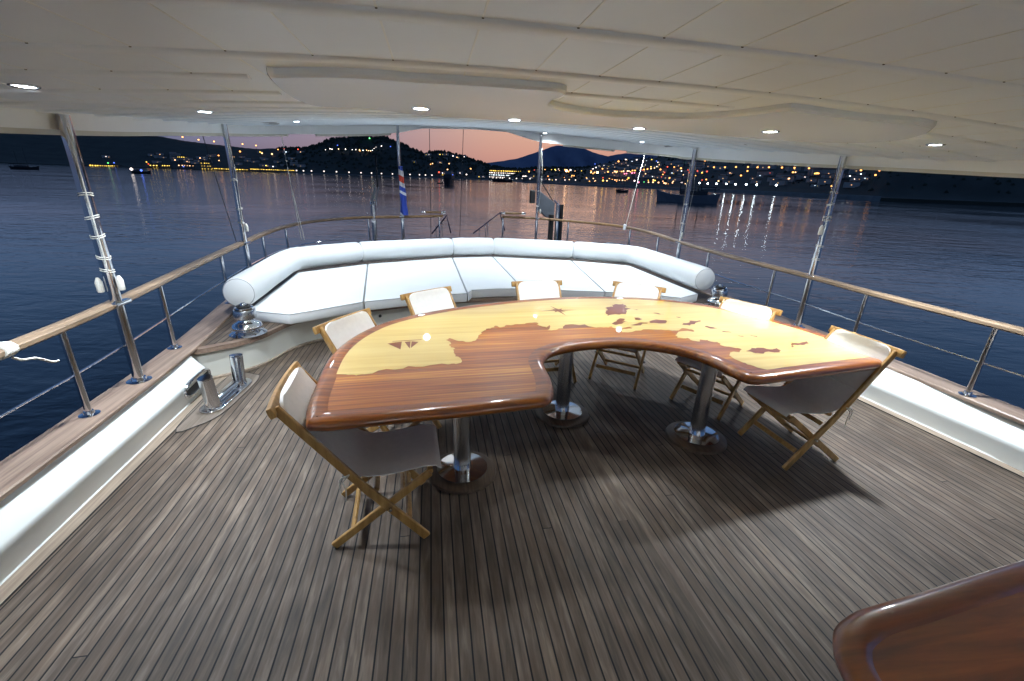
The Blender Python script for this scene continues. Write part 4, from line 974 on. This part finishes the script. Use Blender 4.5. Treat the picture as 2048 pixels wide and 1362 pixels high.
for px,py,c,s in [(480,303,'o',1),(437,311,'o',.8),(438,321,'a',.6),(556,299,'o',.7),(568,297.6,'r',.7),(596,298.6,'r',.7),(524,306.5,'a',.9),(544,308,'a',1),(865,327,'a',.8),(861,328.5,'o',.8),(895,339,'a',.9),(878,344.5,'r',1),(933,349,'w',.9),(941,337,'o',.8),(942,338,'a',.6),(739,276.5,'g',.9),(1058,343,'o',1.1),(1069,340,'r',.5),(1090,339,'o',.7),(1110,339,'y',.8),(1117,338,'w',.5),(1133,341.6,'a',1.7),(1130,339.5,'o',1),(1137,343,'o',1.1),(1141,340,'w',1.2),(1144,351,'o',.9),(1148,351.5,'o',.8),(1150,342,'a',.5),
 (1182,345,'a',1),(1189,345,'o',1),(1195,345,'a',1.6),(1186,347,'o',.8),(1205,337.5,'o',1),(1216,343.6,'o',1.2),(1230,343,'a',1.2),(1234,343,'o',1.1),(1243,343,'o',.8),(1247,342.5,'a',1.1),(1255,342,'a',1),(1258,342,'w',.6),(1261,343.5,'o',.8),(1265,341,'o',1),(1270,341,'o',1),(1249,347.5,'p',.9),(1253,347,'p',.9),(1264,346,'p',1.1),(1269,345.5,'p',.9),(1281,340,'o',.8),(1285,340,'r',.6),(1288,339,'o',1),(1295,338,'o',1),(1302,337,'a',1),(1309,336,'a',.8),(1321,339,'o',1.1),(1335,333.5,'r',.8),(1348.5,334,'o',.9),(1362,336.5,'o',1.2),(1384,336,'o',.8),(1379,344.5,'r',1),(1376,340,'r',.6),(1395,342,'r',.8),(1404,345.5,'y',.8),(1414,343,'r',.9),(1410,321.5,'o',1),(1237,322.8,'o',1.2),(1339,356,'o',1.1),(1257,356,'y',1.1),(1206,355.5,'r',.6),(1206,361,'y',1.2),(1214,361.5,'a',1),(1230,360,'a',.8),(1234,359.8,'a',.6),(1239,360.5,'a',.6),(1245,360.5,'a',.9),(1250,361,'a',.6),(1269,361.5,'w',1.1),(1277,364.5,'p',1.2),(1288,364,'g',.5),(1297,364.5,'a',.9),(1306,364.5,'a',1),(1307,361,'y',.8),(1310,361,'y',.8),(1317,365,'a',1),(1328,366,'a',.8),(1332,366.3,'a',.7),(1345,365.5,'a',.9),(1363,365,'w',1),(1291,347.5,'a',.8),(1329,345,'r',.7),(1323,354,'r',.5),
 (1412.5,359,'o',.9),(1437,362,'a',.9),(1482,351,'o',1.1),(1495,342,'o',1),(1586,344.5,'o',1.1),(1591,344.5,'a',.8),(1634,346.6,'o',1.2),(1630,347,'y',.9),(1637,346.8,'o',1),(1578,357,'a',1),(1663,372,'o',.9),(1404,360,'r',.6)]:
    t_=lamp(px,py,c,s*1.4,3 if s<1.5 else 9,L5,g5)
r5=random.Random(21)
for i in range(46):
    px=r5.uniform(1056,1392); py=hz(px)+r5.choice((-2.5,-8,-21))+r5.uniform(-1.2,1.2)
    lamp(px,py,r5.choice('aaaooy'),r5.uniform(.6,1.15),3,L5,g5)
g6='string of lamps on the castle hill'
for px,py,c,s in [(651,299.6,'w',.5),(660,297.6,'w',.7),(664,298.3,'w',.7),(677,298,'a',.9),(691,298.4,'w',.8),(704.5,299.2,'w',.6),(711.5,299.3,'w',.7),(719,300,'a',.9),(720,302,'o',.6),(726,300.6,'c',.7),(733,300.3,'a',.7),(737,301.3,'a',.7),(741,301.5,'a',.8),(745,300.5,'c',.6),(748,297,'w',.5),(752,294.3,'w',.4),(763,292,'w',.8)]:
    lamp(px,py,c,s*.8,8,'small lamp in the string of lights across the wooded castle hill',g6)
for px,py,c,lb in [(675,290.5,'b','blue lamp high on the wooded castle hill'),(781,293,'b','tiny blue lamp at the right shoulder of the castle hill'),(1190,328,'b','blue lamp above the left end of the hillside town'),(1313,322,'b','pale blue lamp high in the hillside town'),(216,326,'g','green lamp over the beach bars on the left shore'),(228,325.5,'b','blue lamp over the beach bars on the left shore'),(367,333,'b','blue lamp on the left waterfront between the boats'),(293,324,'y','yellow lamp behind the left anchored schooner'),(297,328,'r','red lamp behind the left anchored schooner')]:
    lamp(px,py,c,1.0,1.6,lb,'coloured lamps on the far shore')
# houses ------------------------------------------------------------
M_wall=simple('dusk_house_wall',(.34,.32,.31),.9,noise=.15,nscale=.2); M_roof=simple('dusk_tile_roof',(.12,.06,.045),.9,noise=.2,nscale=.3)
g7='small pale houses on the harbour hillside'
pts=[(1264+rnd.uniform(0,56),318+rnd.uniform(0,16),rnd.choice('wwwcya')) for _ in range(34)]+[(1354+rnd.uniform(0,20),320+rnd.uniform(0,6),rnd.choice('wwga')) for _ in range(9)]
pts+= [(1251.5,319,'w'),(1344,346,'c'),(1363,342,'c'),(1305,353,'c'),(1256,331,'w'),(1248,325,'o'),(1192,335,'w'),(1186,338,'w'),(1217,333,'y'),(1226,330,'w'),(1198,332,'w'),(1208,331,'w'),(1630,371,'c'),(1730,356.6,'c'),(1722,348,'c'),(1700,352,'c'),(1709,358,'w'),(1600,350,'y'),(1560,349,'a'),(1540,346,'r'),(1520,351,'c'),(1505,357,'a'),(1670,352,'y'),(1610,354,'w'),(1460,346,'a'),(1446,351,'y'),(1350,356,'a'),(1380,352,'w'),(212,313,'w'),(320,309,'a'),(317,313,'a'),(346,307,'w'),(400,316,'a'),(407,316,'w'),(374,323,'a'),(350,320,'a'),(572,304,'c'),(601,304,'a'),(520,304,'y'),(532,331,'y'),(546,333,'w'),(828,324,'y'),(853,309.5,'y'),(858,309,'w'),(880,309,'y'),(885,309,'y'),(893,308.8,'a'),(906,312,'w'),(914,314.5,'a'),(928,313.5,'w'),(891,317.5,'w'),(880,325,'a'),(1084,359,'w'),(1089,357.5,'w'),(1174,357.5,'w'),(1062,355,'w'),(920,346,'w'),(958,353.5,'y'),(966,353.5,'w'),(885,346,'w')]
for i,(px,py,c) in enumerate(pts):
    q,ph=place(px,py,3.0); D=math.hypot(q.x,q.y); k=D/600; s_=(rnd.uniform(5,8)*k,rnd.uniform(5,7)*k,rnd.uniform(2.6,4.2)*k)
    a=math.atan2(q.x,q.y)
    t_=thing('house','small flat roofed house with lit windows on the dark hillside','house',(q.x,q.y,q.z-s_[2]*.55),-a,g7)
    MB().box((0,s_[1]/2,s_[2]/2),s_).build('wall',M_wall,t_); MB().box((0,s_[1]/2,s_[2]+.15*k),(s_[0]*1.05,s_[1]*1.05,.3*k)).build('roof',M_roof,t_)
    w=.55*k*rnd.uniform(.6,1.25)
    MB().box((rnd.uniform(-.3,.3)*s_[0]*0,-.03,s_[2]*.55),(w*1.8,.1,w*1.1)).build('window',em(c,rnd.choice([2,3,4.5])),t_)
    if rnd.random()<.5: MB().box((s_[0]*.3,-.03,s_[2]*.4),(w*.8,.1,w*.7)).build('window',em(rnd.choice('aya'),2),t_)
for i in range(110):      # unlit pale houses filling the slopes
    px=rnd.choice([rnd.uniform(300,620),rnd.uniform(1180,1400),rnd.uniform(1400,1720)]); hy=hz(px); py=rnd.uniform(hy-45 if px>1200 else hy-28,hy-10)
    q,ph=place(px,py,2.0); D=math.hypot(q.x,q.y); k=min(D/500,1.6); s_=(rnd.uniform(7,12)*k,rnd.uniform(5,8)*k,rnd.uniform(3,6)*k); a=math.atan2(q.x,q.y)
    if ph>4: continue
    t_=thing('house','pale house with a dim window on the dark hillside','house',(q.x,q.y,q.z-s_[2]*.6),-a+rnd.uniform(-.4,.4),g7)
    MB().box((0,0,s_[2]/2),s_).build('wall',M_wall,t_); MB().box((0,0,s_[2]+.15*k),(s_[0]*1.05,s_[1]*1.05,.35*k)).build('roof',M_roof,t_)
    MB().box((0,-s_[1]/2-.03,s_[2]*.5),(.8*k,.1,.5*k)).build('window',em('a',1.2),t_)
# waterfront buildings with strips of lights
M_bar=simple('waterfront_wall',(.12,.11,.10),.9,noise=.2,nscale=.3)
def strip(x0,x1,py,rows,label,c='y',st=5,D=None,gap=2.6,hh=3,sz=.9,py1=None,name='waterfront_bar',cat='building',roof=True):
    Dm_=D or interp(DS,az((x0+x1)/2))+10
    A=atD(x0,py,Dm_);B_=atD(x1,py if py1 is None else py1,Dm_); L=(B_-A).length; d=(B_-A).normalized(); ang=math.atan2(d.y,d.x)
    t_=thing(name,label,cat,(A.x,A.y,WZ+1.0),ang)
    top=A.z-WZ-1.0+hh*.8
    MB().box((L/2,4,top/2),(L,8,top)).build('wall',M_bar,t_)
    if roof: MB().box((L/2,3.5,top+.2),(L*1.01,9.5,.4)).build('roof',M_roof,t_)
    for r in range(rows):
        mb=MB(); x=gap/2; k=0
        while x<L-gap*.3 and k<200:
            s_=rnd.uniform(.5,1)*sz; zz=A.z-WZ-1.0-r*hh
            mb.box((x,-.15,zz+rnd.uniform(-.2,.2)),(s_*1.1,.3,s_*.8)); x+=gap*rnd.uniform(.7,1.3); k+=1
        mb.build('light_string',em(c if isinstance(c,str) and len(c)==1 else c[r%len(c)],st),t_)
    return t_
strip(178,244,330.5,1,'long low beach bar lit by a golden string of lamps, far left shore','y',2.5,gap=4.2,sz=2.3,py1=332)
strip(298,318,330.5,1,'short amber lit waterfront bar right of the left schooner','y',4,gap=5,sz=1.9)
strip(322,345,331,1,'second amber lit waterfront bar on the left shore','y',4,gap=5,sz=1.8)
strip(355,390,330.5,1,'amber lit waterfront bar left of the second awning pole','a',4,gap=5,sz=1.8)
strip(305,400,335.5,1,'long quay terrace with a thin golden line of lamps on the left shore','y',2.5,gap=3,sz=1.0,D=1395,py1=337.5)
strip(343,376,313.5,1,'hillside hotel with one amber lit storey on the left hill','y',3,gap=5,sz=2.0,D=1560)
strip(400,424,326,3,'amber lit hotel of three storeys on the left waterfront','y',1.6,gap=5,hh=6.2,sz=2.0)
strip(424,500,337,1,'long row of golden waterfront cafe lights beside the second awning pole','y',2.5,gap=3.6,sz=1.7,py1=339)
strip(500,590,338,1,'long row of golden waterfront cafe lights left of the globe lamps','y',2.5,gap=3.0,sz=1.6,py1=345)
strip(455,470,313.5,1,'small hillside building with a warm lit storey right of the second pole','a',2.5,gap=4,sz=1.5,D=1480)
strip(978,1058,341,4,'large waterfront hotel glowing in rows of amber and white lamps','ywcw',2.6,gap=4.0,hh=4.6,sz=2.0,D=1090)
strip(1045,1055,352,1,'small white lit kiosk by the large hotel','w',6,gap=1.5,sz=.8,D=600)
# pier wall on right
mb=MB(); pz=[]
for px in range(1385,1760,12):
    a=az(px); D=interp(DS,a)-3; pz.append((D*math.sin(a),D*math.cos(a),WZ+1.9))
mb.sweep(pz,[(-1.6,-2.4),(1.6,-2.4),(1.6,0),(-1.6,0)]); o=mb.build('pier',simple('pier_concrete',(.16,.18,.19),.8,noise=.15,nscale=.3)); struct(o)
# ------------------------------------------------------------------ BOATS
M_bh=simple('boat_dark_hull',(.012,.012,.015),.5,noise=.1); M_bd=simple('boat_dark_cabin',(.03,.03,.038),.6,noise=.2,nscale=2); M_bw=simple('boat_pale_hull',(.14,.15,.18),.5,noise=.1)
def boat(px,py,L,rz,label,masts=2,hull=M_bh,cabin=True,mh=1.0,name='anchored_boat',lights=(),hk=1.0):
    q=onz(px,py,WZ); t_=thing(name,label,'boat',(q.x,q.y,WZ),rz)
    B_=L*.27; secs=[]
    for u,w,sh in ((-.5,.55,.13),(-.42,.8,.115),(-.2,1,.095),(.1,1,.09),(.3,.72,.105),(.42,.38,.13),(.5,.04,.16)):
        hw=B_/2*w; top=L*sh*hk; secs.append([(L*u*(1 if u<.4 else 1.0),-hw,top),(L*u*.94,-hw*.8,0),(L*u*.9,0,-.3),(L*u*.94,hw*.8,0),(L*u,hw,top)])
    k=5; vs=[p for s_ in secs for p in s_]; fs=[(i*k+j,i*k+(j+1)%k,(i+1)*k+(j+1)%k,(i+1)*k+j) for i in range(len(secs)-1) for j in range(k)]+[tuple(range(k)),tuple((len(secs)-1)*k+j for j in range(k))]
    MB().add(vs,fs,False).build('hull',hull,t_)
    if cabin:
        c=MB(); c.box((-L*.10,0,L*.125*hk),(L*.42,B_*.62,L*.07)); c.box((-L*.28,0,L*.20*hk),(L*.3,B_*.75,L*.012)); 
        for sx in (-.41,-.16): c.box((L*sx,-B_*.33,L*.16*hk),(L*.01,L*.01,L*.09)); c.box((L*sx,B_*.33,L*.16*hk),(L*.01,L*.01,L*.09))
        c.build('cabin',M_bd,t_)
    for m_ in range(masts):
        x=(.12,-.2)[m_]*L; mo=MB().tube([(x,0,L*.1),(x,0,L*(.95-.15*m_)*mh)],L*.007,6).build('mast',M_bh,t_)
        MB().tube([(x,0,L*.2),(x-L*.28,0,L*.22)],L*.007,6).build('boom',M_bh,mo)
    for (dx,dy,dz,c,s_) in lights:
        MB().lathe([(0,-s_),(s_,0),(0,s_)],(dx*L,dy*L,dz*L),8).build('lamp',em(c,2),t_)
    return t_
boat(51,339,12,.1,'dark two masted schooner at anchor on the far left',2,mh=.9)
boat(283,347.5,8,.25,'dark schooner at anchor before the left waterfront lights',2,lights=((-.45,0,.25,'w',.8),(.05,-.1,.2,'b',.6)),hk=1.4,mh=.95)
boat(350,342,2.2,.6,'tiny dark launch moored off the left waterfront',0,cabin=False,hk=1.4)
mbt=boat(899,370,15,1.35,'dark motor yacht seen stern on with a blue light in the middle of the bay',0,cabin=False,hk=1.6,name='motor_yacht',lights=((-.3,-.16,.30,'b',.22),(-.3,.15,.29,'y',.2),(0,0,.62,'a',.35)))
MB().box((0,0,3.6),(9,3.6,1.9)).build('lower_cabin',M_bd,mbt,bevel=.2); MB().box((-.5,0,5.2),(6.5,3.1,1.3)).build('upper_cabin',M_bw,mbt,bevel=.2); MB().box((0,0,6.4),(3.0,2.6,.2)).build('hard_top',M_bd,mbt)
tag(boat(880,367,3.5,.3,'small tender floating left of the motor yacht',0,cabin=False,hk=1.3,name='tender'),'small tender floating left of the motor yacht','boat')
boat(1005,364,26,.1,'low excursion boat moored in front of the brightly lit hotel',0,hk=1.0,lights=((-.48,0,.12,'w',.5),(.48,0,.12,'c',.5)))
boat(1244,385,5.5,.15,'small dark motor boat at anchor right of centre',1,mh=.9,hk=1.5)
boat(1372,405,13,2.55,'large dark gulet at anchor behind the right awning pole',2,hull=M_bw,hk=1.25,mh=1.1)
# ------------------------------------------------------------------ SKY and light
w=bpy.data.worlds.new('World'); sc.world=w; w.use_nodes=True; nt=w.node_tree; bg=nt.nodes['Background']
t=NT(nt); SUNAZ=az(1120)
g=nt.nodes.new('ShaderNodeTexCoord').outputs['Generated']; x,y,z=t.xyz(g)
hl_=t.m('SQRT',t.m('ADD',t.m('MULTIPLY',x,x),t.m('ADD',t.m('MULTIPLY',y,y),1e-6)))
cosd=t.m('DIVIDE',t.m('ADD',t.m('MULTIPLY',x,math.sin(SUNAZ)),t.m('MULTIPLY',y,math.cos(SUNAZ))),hl_)
ang=t.m('DIVIDE',t.m('ARCCOSINE',t.m('MINIMUM',t.m('MAXIMUM',cosd,-1),1)),PI)   # 0 at the afterglow, 1 opposite
el=t.m('MAXIMUM',t.m('DIVIDE',t.m('ARCSINE',z),PI/2),0)
glow=t.ramp(el,[(0,(.40,.18,.17)),(.03,(.54,.27,.20)),(.065,(.60,.35,.25)),(.09,(.42,.40,.47)),(.14,(.26,.36,.52)),(.3,(.10,.19,.37)),(.6,(.026,.06,.155)),(1,(.015,.033,.095))])
far_=t.ramp(el,[(0,(.062,.06,.10)),(.03,(.09,.13,.23)),(.08,(.10,.19,.36)),(.2,(.065,.15,.33)),(.45,(.020,.046,.110)),(1,(.011,.024,.058))])
f=t.ramp(ang,[(0,(1,1,1)),(.05,(.88,.88,.88)),(.13,(.40,.40,.40)),(.24,(.08,.08,.08)),(.4,(0,0,0))])
nt.links.new(t.mix(f,far_,glow),bg.inputs[0]); bg.inputs[1].default_value=.88
sd=bpy.data.lights.new('sun','SUN'); sd.energy=.02; sd.angle=math.radians(10); sd.color=(1,.6,.42); so=bpy.data.objects.new('sun',sd); C.objects.link(so)
so.rotation_euler=(math.radians(88),0,PI-SUNAZ)
sc.view_settings.view_transform='Standard'; sc.view_settings.look='None'; sc.view_settings.exposure=.50; sc.view_settings.gamma=1
sc.cycles.use_denoising=True; sc.cycles.max_bounces=8; sc.cycles.diffuse_bounces=4; sc.cycles.glossy_bounces=4; sc.cycles.sample_clamp_indirect=8; sc.cycles.caustics_reflective=False; sc.cycles.caustics_refractive=False
sc.cycles.use_light_tree=True
